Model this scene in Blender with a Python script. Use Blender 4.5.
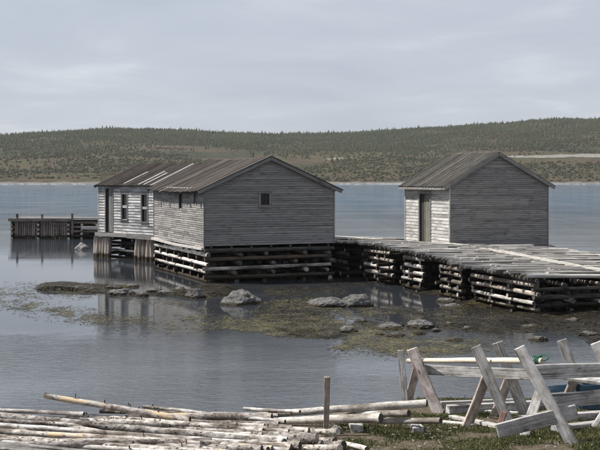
import bpy, bmesh, math, random
import numpy as np
from mathutils import Vector, Matrix, Euler

random.seed(7)
RNG = np.random.default_rng(11)
S = bpy.context.scene
for o in list(bpy.data.objects):
    bpy.data.objects.remove(o, do_unlink=True)

# ------------------------------------------------------------------ camera
F = 1100.0; CX = 300.0; HY = 178.0; CH = 4.75      # focal and horizon in photo pixels, eye height over the water
cam = bpy.data.cameras.new('camera')
cam_o = bpy.data.objects.new('camera', cam)
S.collection.objects.link(cam_o)
cam_o.location = (0, 0, CH)
cam_o.rotation_euler = (math.radians(90), 0, 0)
cam.sensor_width = 36.0
cam.lens = 36.0 * F / 600.0
cam.shift_y = -(225.0 - HY) / 600.0
cam.clip_start = 0.1
cam.clip_end = 20000
S.camera = cam_o

# ------------------------------------------------------------------ sun + sky
SUN_EL = math.radians(54)
SUN_DIR = Vector((-0.985 * math.cos(SUN_EL), 0.17 * math.cos(SUN_EL), math.sin(SUN_EL))).normalized()
sun = bpy.data.lights.new('sun', 'SUN')
sun.energy = 5.0
sun.angle = math.radians(1.2)
sun.color = (1.0, 0.95, 0.88)
sun_o = bpy.data.objects.new('sun', sun)
S.collection.objects.link(sun_o)
sun_o.rotation_euler = SUN_DIR.to_track_quat('Z', 'Y').to_euler()
sun_o.location = (-60, 30, 80)

world = bpy.data.worlds.new('World')
S.world = world
world.use_nodes = True
wn = world.node_tree.nodes; wl = world.node_tree.links
wn.clear()
w_out = wn.new('ShaderNodeOutputWorld')
w_sky = wn.new('ShaderNodeTexSky')
w_sky.sky_type = 'NISHITA'
w_sky.sun_disc = False
w_sky.sun_elevation = SUN_EL
w_sky.sun_rotation = math.atan2(SUN_DIR.x, SUN_DIR.y)
w_bg = wn.new('ShaderNodeBackground'); w_bg.inputs[1].default_value = 0.07
wl.new(w_sky.outputs[0], w_bg.inputs[0])
w_tc = wn.new('ShaderNodeTexCoord')
# flat overcast deck: direction projected on to a cloud plane so that streaks flatten towards the horizon
w_sep = wn.new('ShaderNodeSeparateXYZ'); wl.new(w_tc.outputs['Generated'], w_sep.inputs[0])
w_ad = wn.new('ShaderNodeMath'); w_ad.operation = 'ADD'; w_ad.inputs[1].default_value = 0.10
w_ab = wn.new('ShaderNodeMath'); w_ab.operation = 'ABSOLUTE'
wl.new(w_sep.outputs[2], w_ab.inputs[0]); wl.new(w_ab.outputs[0], w_ad.inputs[0])
w_dx = wn.new('ShaderNodeMath'); w_dx.operation = 'DIVIDE'
w_dy = wn.new('ShaderNodeMath'); w_dy.operation = 'DIVIDE'
wl.new(w_sep.outputs[0], w_dx.inputs[0]); wl.new(w_ad.outputs[0], w_dx.inputs[1])
wl.new(w_sep.outputs[1], w_dy.inputs[0]); wl.new(w_ad.outputs[0], w_dy.inputs[1])
w_cmb = wn.new('ShaderNodeCombineXYZ')
wl.new(w_dx.outputs[0], w_cmb.inputs[0]); wl.new(w_dy.outputs[0], w_cmb.inputs[1])
w_n1 = wn.new('ShaderNodeTexNoise'); w_n1.inputs['Scale'].default_value = 0.9
w_n1.inputs['Detail'].default_value = 6; w_n1.inputs['Roughness'].default_value = 0.55
w_n1.inputs['Distortion'].default_value = 0.5
w_map = wn.new('ShaderNodeMapping'); w_map.inputs['Location'].default_value = (3.1, 1.7, 0.0)
w_map.inputs['Rotation'].default_value = (0, 0, 0.25)
wl.new(w_cmb.outputs[0], w_map.inputs[0]); wl.new(w_map.outputs[0], w_n1.inputs['Vector'])
w_r = wn.new('ShaderNodeValToRGB')
w_r.color_ramp.elements[0].position = 0.30; w_r.color_ramp.elements[0].color = (0.450, 0.495, 0.575, 1)
w_r.color_ramp.elements[1].position = 0.78; w_r.color_ramp.elements[1].color = (0.740, 0.760, 0.800, 1)
e = w_r.color_ramp.elements.new(0.54); e.color = (0.520, 0.560, 0.635, 1)
wl.new(w_n1.outputs['Fac'], w_r.inputs[0])
w_bg2 = wn.new('ShaderNodeBackground'); w_bg2.inputs[1].default_value = 0.88
wl.new(w_r.outputs[0], w_bg2.inputs[0])
w_mix = wn.new('ShaderNodeMixShader'); w_mix.inputs[0].default_value = 0.86
wl.new(w_bg.outputs[0], w_mix.inputs[1]); wl.new(w_bg2.outputs[0], w_mix.inputs[2])
wl.new(w_mix.outputs[0], w_out.inputs[0])

S.view_settings.view_transform = 'Standard'
S.view_settings.look = 'None'
S.view_settings.exposure = 0.36
S.view_settings.gamma = 1.0
S.view_settings.use_curve_mapping = False

# ------------------------------------------------------------------ helpers
COL = S.collection
HAZE = 0.00008

def link(o, parent=None):
    COL.objects.link(o)
    if parent is not None:
        o.parent = parent
    return o

def tag(o, label=None, cat=None, group=None, kind=None):
    if label: o['label'] = label
    if cat: o['category'] = cat
    if group: o['group'] = group
    if kind: o['kind'] = kind
    return o

def thing(name, label, cat, loc=(0, 0, 0), rz=0.0, group=None):
    o = bpy.data.objects.new(name, None)
    o.empty_display_size = 0.3
    link(o); o.location = loc; o.rotation_euler = (0, 0, rz)
    return tag(o, label, cat, group)

def mesh_obj(name, verts, faces, mats, parent=None, smooth=False, mi=None, matrix=None):
    me = bpy.data.meshes.new(name)
    me.from_pydata([tuple(v) for v in verts], [], faces)
    for m in (mats if isinstance(mats, (list, tuple)) else [mats]):
        me.materials.append(m)
    if mi is not None:
        me.polygons.foreach_set('material_index', mi)
    if smooth is True:
        me.polygons.foreach_set('use_smooth', [True] * len(me.polygons))
    elif smooth:
        me.polygons.foreach_set('use_smooth', smooth)
    me.update()
    o = bpy.data.objects.new(name, me)
    link(o, parent)
    if matrix is not None:
        o.matrix_basis = matrix
    return o

def big_mesh(name, V, Fq, mat, parent=None, smooth=False):
    """numpy vertices (n,3) and faces (m,k)"""
    me = bpy.data.meshes.new(name)
    V = np.asarray(V, dtype=np.float32); Fq = np.asarray(Fq, dtype=np.int32)
    k = Fq.shape[1]
    me.vertices.add(len(V)); me.vertices.foreach_set('co', V.ravel())
    me.loops.add(Fq.size); me.loops.foreach_set('vertex_index', Fq.ravel())
    me.polygons.add(len(Fq))
    me.polygons.foreach_set('loop_start', np.arange(0, Fq.size, k, dtype=np.int32))
    if smooth:
        me.polygons.foreach_set('use_smooth', np.ones(len(Fq), dtype=bool))
    me.materials.append(mat)
    me.update(calc_edges=True); me.validate()
    o = bpy.data.objects.new(name, me)
    return link(o, parent)

def frame(p0, p1, up=(0, 0, 1)):
    """matrix whose X axis runs p0 -> p1 and whose Z axis is near up"""
    p0 = Vector(p0); p1 = Vector(p1)
    x = (p1 - p0).normalized(); up = Vector(up)
    y = up.cross(x)
    if y.length < 1e-4:
        y = Vector((0, 1, 0)).cross(x)
    y.normalize(); z = x.cross(y)
    m = Matrix((x, y, z)).transposed().to_4x4()
    m.translation = p0
    return m

def U(a, b): return random.uniform(a, b)

def px_ray(px, py, D):
    return Vector(((px - CX) * D / F, D, CH - (py - HY) * D / F))

def depth_at(py, Z): return (CH - Z) * F / (py - HY)

def px_flat(px, py, Z=0.0):
    return px_ray(px, py, depth_at(py, Z))

BOXF = [(0, 3, 2, 1), (4, 5, 6, 7), (0, 1, 5, 4), (1, 2, 6, 5), (2, 3, 7, 6), (3, 0, 4, 7)]

def plank(name, mat, parent, p0, p1, w, t, up=(0, 0, 1), jit=0.0, chamfer=0.0, label=None):
    """board from p0 to p1, w across (Y), t thick (Z, towards up), centred"""
    L = (Vector(p1) - Vector(p0)).length
    def j(): return U(-jit, jit)
    if chamfer <= 0:
        vs = [(0 + j(), -w / 2 + j() * .5, -t / 2), (L + j(), -w / 2 + j() * .5, -t / 2), (L + j(), w / 2 + j() * .5, -t / 2), (0 + j(), w / 2 + j() * .5, -t / 2),
              (0 + j(), -w / 2 + j() * .5, t / 2), (L + j(), -w / 2 + j() * .5, t / 2), (L + j(), w / 2 + j() * .5, t / 2), (0 + j(), w / 2 + j() * .5, t / 2)]
        o = mesh_obj(name, vs, BOXF, mat, parent, matrix=frame(p0, p1, up))
    else:
        bm = bmesh.new()
        n = max(2, int(L / 0.35))
        rings = []
        for i in range(n + 1):
            x = L * i / n + (j() if i in (0, n) else 0)
            ww = w * (1 + U(-.05, .05)); dy = U(-.02, .02) * w
            r = []
            for sy, sz in ((-1, -1), (1, -1), (1, 1), (-1, 1)):
                xx = x + (j() if i in (0, n) else 0)
                r.append(bm.verts.new((xx, sy * ww / 2 + dy, sz * t / 2 + U(-.03, .03) * t)))
            rings.append(r)
        for i in range(n):
            for k in range(4):
                bm.faces.new((rings[i][k], rings[i + 1][k], rings[i + 1][(k + 1) % 4], rings[i][(k + 1) % 4]))
        bm.faces.new(rings[0]); bm.faces.new(rings[-1][::-1])
        bmesh.ops.recalc_face_normals(bm, faces=bm.faces)
        ed = [e for e in bm.edges if e.calc_face_angle(0) > 0.7]
        bmesh.ops.bevel(bm, geom=ed, offset=chamfer, segments=1, affect='EDGES')
        me = bpy.data.meshes.new(name); bm.to_mesh(me); bm.free()
        me.materials.append(mat)
        o = bpy.data.objects.new(name, me); link(o, parent); o.matrix_basis = frame(p0, p1, up)
    if label: o['label'] = label
    return o

def log(name, mats, parent, p0, p1, r0, r1, sides=9, rings=5, bend=0.02, rough=0.05, label=None):
    """tapered, slightly bent round timber from p0 to p1; mats = [bark, end grain]"""
    L = (Vector(p1) - Vector(p0)).length
    by = U(-1, 1) * bend * L; bz = U(-1, 1) * bend * L * 0.6
    vs = []; fs = []; mi = []
    for i in range(rings + 1):
        t = i / rings
        r = r0 + (r1 - r0) * t
        oy = by * 4 * t * (1 - t) + U(-.08, .08) * r
        oz = bz * 4 * t * (1 - t) + U(-.08, .08) * r
        for k in range(sides):
            a = 2 * math.pi * (k + .5) / sides
            rr = r * (1 + U(-rough, rough))
            vs.append((L * t + (U(-.1, .1) * r if i in (0, rings) else 0), oy + rr * math.cos(a), oz + rr * math.sin(a)))
    sm = []
    for i in range(rings):
        for k in range(sides):
            a = i * sides + k; b = i * sides + (k + 1) % sides
            fs.append((a, b, b + sides, a + sides)); mi.append(0); sm.append(True)
    fs.append(tuple(range(sides))[::-1]); mi.append(1); sm.append(False)
    fs.append(tuple(range(rings * sides, rings * sides + sides))); mi.append(1); sm.append(False)
    # from_pydata winding: side faces must point outwards
    fs2 = []
    for f, m in zip(fs, mi):
        fs2.append(f[::-1] if m == 0 else f)
    o = mesh_obj(name, vs, fs2, mats, parent, smooth=sm, mi=mi, matrix=frame(p0, p1))
    if label: o['label'] = label
    return o

def _hash(ix, iy, seed):
    n = (ix.astype(np.int64) * 374761393 + iy.astype(np.int64) * 668265263 + seed * 1442695041) & 0x7fffffff
    n = ((n ^ (n >> 13)) * 1274126177) & 0x7fffffff
    n = n ^ (n >> 16)
    return (n & 0xffff) / 65535.0

def vnoise(x, y, seed=0):
    x = np.asarray(x, dtype=float); y = np.asarray(y, dtype=float)
    ix = np.floor(x); iy = np.floor(y); fx = x - ix; fy = y - iy
    fx = fx * fx * (3 - 2 * fx); fy = fy * fy * (3 - 2 * fy)
    a = _hash(ix, iy, seed); b = _hash(ix + 1, iy, seed); c = _hash(ix, iy + 1, seed); d = _hash(ix + 1, iy + 1, seed)
    return (a * (1 - fx) + b * fx) * (1 - fy) + (c * (1 - fx) + d * fx) * fy

def fbm(x, y, seed=0, oct=4, gain=.5):
    s = 0; a = 1; t = 0
    for k in range(oct):
        s = s + a * vnoise(np.asarray(x) * 2 ** k + 17.3 * k, np.asarray(y) * 2 ** k - 9.1 * k, seed + k); t += a; a *= gain
    return s / t

def sstep(a, b, x):
    t = np.clip((np.asarray(x, dtype=float) - a) / (b - a), 0, 1)
    return t * t * (3 - 2 * t)

# ------------------------------------------------------------------ materials
def new_mat(name, rough=0.9, spec=0.2):
    m = bpy.data.materials.new(name); m.use_nodes = True
    b = m.node_tree.nodes['Principled BSDF']
    b.inputs['Roughness'].default_value = rough
    b.inputs['Specular IOR Level'].default_value = spec
    return m, m.node_tree.nodes, m.node_tree.links, b

def N(nt, typ, **kw):
    n = nt.new(typ)
    for k, v in kw.items():
        if k in n.inputs: n.inputs[k].default_value = v
        else: setattr(n, k, v)
    return n

def ramp(nt, stops):
    r = nt.new('ShaderNodeValToRGB'); cr = r.color_ramp
    cr.elements[0].position = stops[0][0]; cr.elements[0].color = (*stops[0][1], 1)
    cr.elements[1].position = stops[-1][0]; cr.elements[1].color = (*stops[-1][1], 1)
    for p, c in stops[1:-1]:
        e = cr.elements.new(p); e.color = (*c, 1)
    return r

def mul(c, k): return tuple(x * k for x in c)

def mixc(nt, lk, fac, a, b, mode='MIX'):
    m = nt.new('ShaderNodeMix'); m.data_type = 'RGBA'; m.blend_type = mode
    if isinstance(fac, (int, float)): m.inputs[0].default_value = fac
    else: lk.new(fac, m.inputs[0])
    for i, v in ((6, a), (7, b)):
        if isinstance(v, tuple): m.inputs[i].default_value = (*v, 1)
        else: lk.new(v, m.inputs[i])
    return m.outputs[2]

def coords(nt, lk, scale, rnd=True):
    """object coordinates, shifted per object, scaled (X runs along the timber)"""
    tc = nt.new('ShaderNodeTexCoord')
    mp = nt.new('ShaderNodeMapping'); mp.inputs['Scale'].default_value = scale
    lk.new(tc.outputs['Object'], mp.inputs[0])
    oi = nt.new('ShaderNodeObjectInfo')
    if rnd:
        v = nt.new('ShaderNodeVectorMath'); v.operation = 'SCALE'; v.inputs[0].default_value = (37.0, 91.0, 53.0)
        lk.new(oi.outputs['Random'], v.inputs['Scale'])
        lk.new(v.outputs[0], mp.inputs['Location'])
    return mp, oi

def wood(name, base, dark, light, var=0.35, grain=(1.2, 26, 26), patch=None, patch_amt=0.5, rough=0.92, bump=0.4, stain=None, tide=False, cracks=False):
    m, nt, lk, b = new_mat(name, rough, 0.15)
    mp, oi = coords(nt, lk, grain)
    n1 = N(nt, 'ShaderNodeTexNoise', Scale=1.0, Detail=5.0, Roughness=0.65); lk.new(mp.outputs[0], n1.inputs['Vector'])
    r = ramp(nt, [(0.28, dark), (0.5, base), (0.75, light)]); lk.new(n1.outputs['Fac'], r.inputs[0])
    col = r.outputs[0]
    mp2, _ = coords(nt, lk, (0.9, 3.0, 3.0))
    n2 = N(nt, 'ShaderNodeTexNoise', Scale=1.0, Detail=4.0, Roughness=0.6); lk.new(mp2.outputs[0], n2.inputs['Vector'])
    if patch:
        rp = ramp(nt, [(0.5 - .28 * patch_amt, (0, 0, 0)), (0.62 - .2 * patch_amt, (1, 1, 1))]); lk.new(n2.outputs['Fac'], rp.inputs[0])
        col = mixc(nt, lk, rp.outputs[0], col, patch)
    # each piece has weathered by a different amount
    rv = ramp(nt, [(0.0, (1 - var,) * 3), (0.5, (1.0,) * 3), (1.0, (1 + var * .8, 1 + var * .78, 1 + var * .74))])
    lk.new(oi.outputs['Random'], rv.inputs[0])
    col = mixc(nt, lk, 1.0, col, rv.outputs[0], 'MULTIPLY')
    n3 = N(nt, 'ShaderNodeTexNoise', Scale=1.0, Detail=3.0)
    mp3, _ = coords(nt, lk, (2.2, 9, 9)); lk.new(mp3.outputs[0], n3.inputs['Vector'])
    rs = ramp(nt, [(0.30, (0.55, 0.53, 0.51)), (0.48, (1, 1, 1))]); lk.new(n3.outputs['Fac'], rs.inputs[0])
    col = mixc(nt, lk, 0.8, col, rs.outputs[0], 'MULTIPLY')
    if stain:
        rt = ramp(nt, [(0.58, (0, 0, 0)), (0.66, (1, 1, 1))]); lk.new(n2.outputs['Fac'], rt.inputs[0])
        col = mixc(nt, lk, rt.outputs[0], col, stain)
    if cracks:
        # drying checks along the grain, knots and grime
        mpc, _ = coords(nt, lk, (1.1, 34, 34)); nc = N(nt, 'ShaderNodeTexNoise', Scale=1.0, Detail=2.0); lk.new(mpc.outputs[0], nc.inputs['Vector'])
        rc = ramp(nt, [(.30, (.22, .2, .19)), (.36, (1, 1, 1))]); lk.new(nc.outputs['Fac'], rc.inputs[0])
        col = mixc(nt, lk, .9, col, rc.outputs[0], 'MULTIPLY')
        mpk, _ = coords(nt, lk, (3.2, 9, 9)); vk = N(nt, 'ShaderNodeTexVoronoi', Scale=1.0); lk.new(mpk.outputs[0], vk.inputs['Vector'])
        rk = ramp(nt, [(.06, (.25, .21, .18)), (.16, (1, 1, 1))]); lk.new(vk.outputs['Distance'], rk.inputs[0])
        col = mixc(nt, lk, .85, col, rk.outputs[0], 'MULTIPLY')
        mpg, _ = coords(nt, lk, (5, 7, 7)); ng = N(nt, 'ShaderNodeTexNoise', Scale=1.0, Detail=6.0, Roughness=.7); lk.new(mpg.outputs[0], ng.inputs['Vector'])
        rg_ = ramp(nt, [(.35, (.55, .52, .49)), (.6, (1.12, 1.12, 1.12))]); lk.new(ng.outputs['Fac'], rg_.inputs[0])
        col = mixc(nt, lk, 1.0, col, rg_.outputs[0], 'MULTIPLY')
    if tide:
        # timber between the tide marks is stained dark and weedy
        ge = nt.new('ShaderNodeNewGeometry'); sp = nt.new('ShaderNodeSeparateXYZ'); lk.new(ge.outputs['Position'], sp.inputs[0])
        nz = N(nt, 'ShaderNodeTexNoise', Scale=2.5, Detail=4.0); lk.new(ge.outputs['Position'], nz.inputs['Vector'])
        ma = N(nt, 'ShaderNodeMath', operation='MULTIPLY_ADD'); lk.new(nz.outputs['Fac'], ma.inputs[0]); ma.inputs[1].default_value = -.45; lk.new(sp.outputs[2], ma.inputs[2])
        rw = ramp(nt, [(0.0, (1, 1, 1)), (0.12, (0, 0, 0))]); lk.new(ma.outputs[0], rw.inputs[0])
        col = mixc(nt, lk, rw.outputs[0], col, (.045, .035, .022))
    lk.new(col, b.inputs['Base Color'])
    if bump:
        bp = N(nt, 'ShaderNodeBump', Strength=bump, Distance=0.01); lk.new(n1.outputs['Fac'], bp.inputs['Height'])
        lk.new(bp.outputs[0], b.inputs['Normal'])
    return m

G = lambda v, t=0.0: (v * (1 + t), v, v * (1 - t))
M = {}
M['gable_wood'] = wood('weathered_grey_clapboard', (0.238, 0.230, 0.221), (0.127, 0.121, 0.117), (0.353, 0.344, 0.331), var=.16, grain=(.5, 45, 45))
M['shingle'] = wood('speckled_grey_shingle', (0.267, 0.259, 0.248), (0.120, 0.115, 0.109), (0.423, 0.414, 0.400), var=.30, grain=(6, 30, 30))
M['pale_wood'] = wood('pale_clapboard', (0.320, 0.312, 0.300), (0.160, 0.152, 0.144), (0.448, 0.440, 0.424), var=.22, patch=(.50, .49, .47), patch_amt=.35)  # paler than the gable boards
M['white_wood'] = wood('worn_white_painted_clapboard', (0.286, 0.286, 0.286), (0.134, 0.130, 0.126), (0.437, 0.437, 0.437), var=.25, patch=(.50, .50, .50), patch_amt=.35)
M['shed_tan'] = wood('tan_unpainted_board', (.42, .35, .25), (.27, .22, .155), (.52, .44, .33), var=.2)
M['trim'] = wood('grey_trim_board', (.22, .215, .21), (.11, .105, .10), (.34, .33, .32), var=.3)
M['trim_pale'] = wood('bleached_trim_board', (.46, .44, .42), (.26, .24, .22), (.62, .60, .57), var=.25)
M['dark_inside'] = new_mat('dark_interior_backing', .95)[0]
M['dark_inside'].node_tree.nodes['Principled BSDF'].inputs['Base Color'].default_value = (.045, .043, .042, 1)
M['felt'] = wood('old_brown_roofing_felt', (.032, .028, .026), (.016, .014, .013), (.068, .060, .054), var=.1, grain=(5, 5, 5))
M['batten'] = wood('weathered_roof_batten', (0.216, 0.200, 0.184), (0.104, 0.096, 0.084), (0.320, 0.304, 0.284), var=.5)
M['batten_dark'] = wood('dark_roof_batten', (0.110, 0.096, 0.085), (0.050, 0.041, 0.036), (0.176, 0.160, 0.146), var=.6)
M['batten_brown'] = wood('brown_roof_board', (0.128, 0.111, 0.099), (0.060, 0.051, 0.044), (0.210, 0.191, 0.176), var=.6)
M['batten_white'] = wood('bleached_roof_batten', (0.521, 0.504, 0.479), (0.353, 0.336, 0.319), (0.622, 0.605, 0.588), var=.15)
M['deck'] = wood('silvered_decking_pole', (.37, .355, .335), (.19, .18, .165), (.54, .525, .50), var=.42)
M['deck_pale'] = wood('bleached_runner_plank', (0.487, 0.462, 0.420), (0.319, 0.294, 0.260), (0.588, 0.563, 0.521), var=.2)
M['crib'] = wood('weathered_crib_log', (0.345, 0.310, 0.276), (0.115, 0.098, 0.081), (0.529, 0.494, 0.448), var=.5, patch=(.12, .10, .082), patch_amt=.15, grain=(2.5, 14, 14), tide=True)  # weathered tone, raised for the sunlit crib sides
M['crib_sunlit'] = wood('sunlit_crib_log', (.62, .59, .55), (.33, .30, .26), (.78, .76, .74), var=.4, patch=(.26, .215, .18), patch_amt=-.05, grain=(2.5, 14, 14), tide=True)  # paler copy of the crib log, sunlight put into its colour
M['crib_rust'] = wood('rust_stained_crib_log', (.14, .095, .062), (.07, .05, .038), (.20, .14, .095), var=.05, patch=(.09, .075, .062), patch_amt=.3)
M['crib_shaded'] = wood('shaded_crib_log', (0.054, 0.048, 0.043), (0.026, 0.022, 0.019), (0.105, 0.096, 0.086), var=.6, grain=(2.5, 14, 14), tide=True)  # darker copy for shaded fronts and undersides, shade put into its colour
M['pile'] = wood('brown_weathered_pile', (.22, .185, .16), (.10, .08, .068), (.36, .32, .285), var=.35, grain=(1.2, 16, 16), tide=True)
M['pale_pile'] = wood('bleached_pile', (.38, .33, .295), (.17, .14, .12), (.56, .51, .47), var=.35, grain=(1.2, 16, 16), tide=True)
M['end'] = wood('dark_end_grain', (.085, .078, .072), (.04, .036, .032), (.15, .138, .125), var=.3, grain=(9, 9, 9))
M['end_pale'] = wood('pale_end_grain', (.42, .38, .33), (.22, .19, .16), (.58, .54, .48), var=.3, grain=(9, 9, 9))
M['saw_grey'] = wood('grey_sawhorse_board', (0.434, 0.427, 0.420), (0.210, 0.203, 0.196), (0.644, 0.637, 0.630), var=.2, grain=(1.4, 55, 55), bump=.9, cracks=True)
M['saw_pale'] = wood('pale_sawhorse_board', (0.770, 0.756, 0.742), (0.420, 0.406, 0.392), (0.800, 0.800, 0.800), var=.1, grain=(1.4, 55, 55), bump=.9, cracks=True)
M['saw_brown'] = wood('brown_sawhorse_board', (0.378, 0.315, 0.273), (0.196, 0.154, 0.133), (0.560, 0.490, 0.434), var=.15, grain=(1.4, 55, 55), bump=.9, cracks=True)
M['saw_pink'] = wood('board_with_worn_pink_paint', (0.728, 0.658, 0.644), (0.420, 0.336, 0.322), (0.800, 0.800, 0.800), var=.05, grain=(1.4, 55, 55), bump=.9, cracks=True, stain=(.36, .17, .15))
M['saw_red'] = wood('board_with_worn_red_paint', (.33, .20, .175), (.18, .10, .09), (.42, .32, .30), var=.05, grain=(1.4, 55, 55), bump=.9, cracks=True)
M['blue_paint'] = wood('worn_blue_paint', (.045, .085, .13), (.025, .042, .065), (.13, .165, .20), var=.1, grain=(4, 8, 8))
M['pole'] = wood('peeled_cream_pole', (.60, .54, .45), (.40, .33, .25), (.72, .68, .60), var=.1, grain=(2, 18, 18))

def bark(name, base, light, dark, speck=.5, cream=None):
    """thin grey spruce / birch bark: pale skin, dark knots, brown flakes, some peeled patches"""
    m, nt, lk, b = new_mat(name, .9, .15)
    mp, oi = coords(nt, lk, (11, 20, 20))
    n1 = N(nt, 'ShaderNodeTexNoise', Scale=1.0, Detail=6.0, Roughness=0.7); lk.new(mp.outputs[0], n1.inputs['Vector'])
    r = ramp(nt, [(0.36, dark), (0.49, base), (0.62, light)]); lk.new(n1.outputs['Fac'], r.inputs[0])
    col = r.outputs[0]
    mp2, _ = coords(nt, lk, (15, 26, 26))
    nd = N(nt, 'ShaderNodeTexNoise', Scale=1.4, Detail=3.0); lk.new(mp2.outputs[0], nd.inputs['Vector'])
    va_ = nt.new('ShaderNodeVectorMath'); va_.operation = 'ADD'; lk.new(mp2.outputs[0], va_.inputs[0]); lk.new(nd.outputs['Color'], va_.inputs[1])
    v = N(nt, 'ShaderNodeTexVoronoi', Scale=1.0); lk.new(va_.outputs[0], v.inputs['Vector'])
    rk = ramp(nt, [(0.14 * speck + .05, (1, 1, 1)), (0.26 * speck + .08, (0, 0, 0))]); lk.new(v.outputs['Distance'], rk.inputs[0])
    n4 = N(nt, 'ShaderNodeTexNoise', Scale=.35, Detail=2.0); lk.new(mp2.outputs[0], n4.inputs['Vector'])
    rk2 = ramp(nt, [(0.36, (0, 0, 0)), (0.46, (1, 1, 1))]); lk.new(n4.outputs['Fac'], rk2.inputs[0])
    kf = mixc(nt, lk, 1.0, rk.outputs[0], rk2.outputs[0], 'MULTIPLY')
    col = mixc(nt, lk, kf, col, (.075, .052, .038))
    mp3, _ = coords(nt, lk, (2.0, 5, 5))
    n3 = N(nt, 'ShaderNodeTexNoise', Scale=1.0, Detail=4.0); lk.new(mp3.outputs[0], n3.inputs['Vector'])
    r3 = ramp(nt, [(0.38, (.30, .26, .235)), (0.53, (1, 1, 1))]); lk.new(n3.outputs['Fac'], r3.inputs[0])
    col = mixc(nt, lk, .9, col, r3.outputs[0], 'MULTIPLY')
    if cream:
        r4 = ramp(nt, [(0.60, (0, 0, 0)), (0.63, (1, 1, 1))]); lk.new(n3.outputs['Fac'], r4.inputs[0])
        col = mixc(nt, lk, r4.outputs[0], col, cream)
    rv = ramp(nt, [(0, (.75, .75, .75)), (1, (1.18, 1.17, 1.15))]); lk.new(oi.outputs['Random'], rv.inputs[0])
    col = mixc(nt, lk, 1.0, col, rv.outputs[0], 'MULTIPLY')
    lk.new(col, b.inputs['Base Color'])
    bp = N(nt, 'ShaderNodeBump', Strength=.6, Distance=.012); lk.new(n1.outputs['Fac'], bp.inputs['Height'])
    lk.new(bp.outputs[0], b.inputs['Normal'])
    return m
M['bark'] = bark('flaking_grey_bark', (.35, .325, .30), (.58, .56, .535), (.13, .105, .085), .9)
M['bark_cream'] = bark('flaking_grey_bark_with_peeled_patches', (.42, .38, .345), (.62, .59, .56), (.16, .12, .10), .6, cream=(.62, .49, .33))
M['bark_pale'] = bark('pale_bleached_bark', (.52, .50, .475), (.68, .67, .65), (.28, .25, .225), .3)
M['bare_log'] = bark('bare_grey_log', (.50, .475, .44), (.64, .62, .58), (.33, .30, .265), .18)

# glass, rope, stone
m, nt, lk, b = new_mat('dark_window_glass', .08, .5)
b.inputs['Base Color'].default_value = (.012, .013, .015, 1); M['glass'] = m
m, nt, lk, b = new_mat('green_rope', .7, .3)
b.inputs['Base Color'].default_value = (.015, .10, .06, 1); M['rope'] = m

def stone(name, base, dark, light, weed=True):
    m, nt, lk, b = new_mat(name, .88, .25)
    tc = nt.new('ShaderNodeTexCoord'); ge = nt.new('ShaderNodeNewGeometry')
    n1 = N(nt, 'ShaderNodeTexNoise', Scale=5.0, Detail=9.0, Roughness=.72); lk.new(ge.outputs['Position'], n1.inputs['Vector'])
    r = ramp(nt, [(.32, dark), (.5, base), (.68, light)]); lk.new(n1.outputs['Fac'], r.inputs[0])
    col = r.outputs[0]
    v = N(nt, 'ShaderNodeTexVoronoi', Scale=2.2, feature='DISTANCE_TO_EDGE')
    mp = N(nt, 'ShaderNodeMapping', Rotation=(.4, .5, .3), Scale=(1, 1.2, 2.2)); lk.new(ge.outputs['Position'], mp.inputs[0])
    lk.new(mp.outputs[0], v.inputs['Vector'])
    rc = ramp(nt, [(0.0, (.35, .34, .33)), (.035, (1, 1, 1))]); lk.new(v.outputs['Distance'], rc.inputs[0])
    col = mixc(nt, lk, .75, col, rc.outputs[0], 'MULTIPLY')
    if weed:
        # tide line: wet, weedy foot of the rock
        sp = nt.new('ShaderNodeSeparateXYZ'); lk.new(ge.outputs['Position'], sp.inputs[0])
        n2 = N(nt, 'ShaderNodeTexNoise', Scale=3.0, Detail=4.0); lk.new(ge.outputs['Position'], n2.inputs['Vector'])
        ma = N(nt, 'ShaderNodeMath', operation='MULTIPLY_ADD'); lk.new(n2.outputs['Fac'], ma.inputs[0]); ma.inputs[1].default_value = -.13; lk.new(sp.outputs[2], ma.inputs[2])
        rw = ramp(nt, [(0.0, (1, 1, 1)), (0.07, (0, 0, 0))]); lk.new(ma.outputs[0], rw.inputs[0])
        col = mixc(nt, lk, rw.outputs[0], col, (.035, .028, .015))
    lk.new(col, b.inputs['Base Color'])
    ad = N(nt, 'ShaderNodeMath', operation='MULTIPLY'); lk.new(n1.outputs['Fac'], ad.inputs[0]); lk.new(rc.outputs[0], ad.inputs[1])
    bp = N(nt, 'ShaderNodeBump', Strength=.9, Distance=.06); lk.new(ad.outputs[0], bp.inputs['Height']); lk.new(bp.outputs[0], b.inputs['Normal'])
    return m
M['rock'] = stone('grey_shore_rock', (0.135, 0.131, 0.127), (0.057, 0.056, 0.053), (0.221, 0.215, 0.209))
M['blocking_ballast'] = stone('dark_blocking_ballast', (.045, .042, .038), (.02, .019, .017), (.075, .07, .065))  # fill stones coloured dark to keep the crib gaps black
M['rock_dry'] = stone('dry_grey_stone', (.27, .26, .25), (.15, .145, .14), (.38, .37, .36), weed=False)

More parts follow.
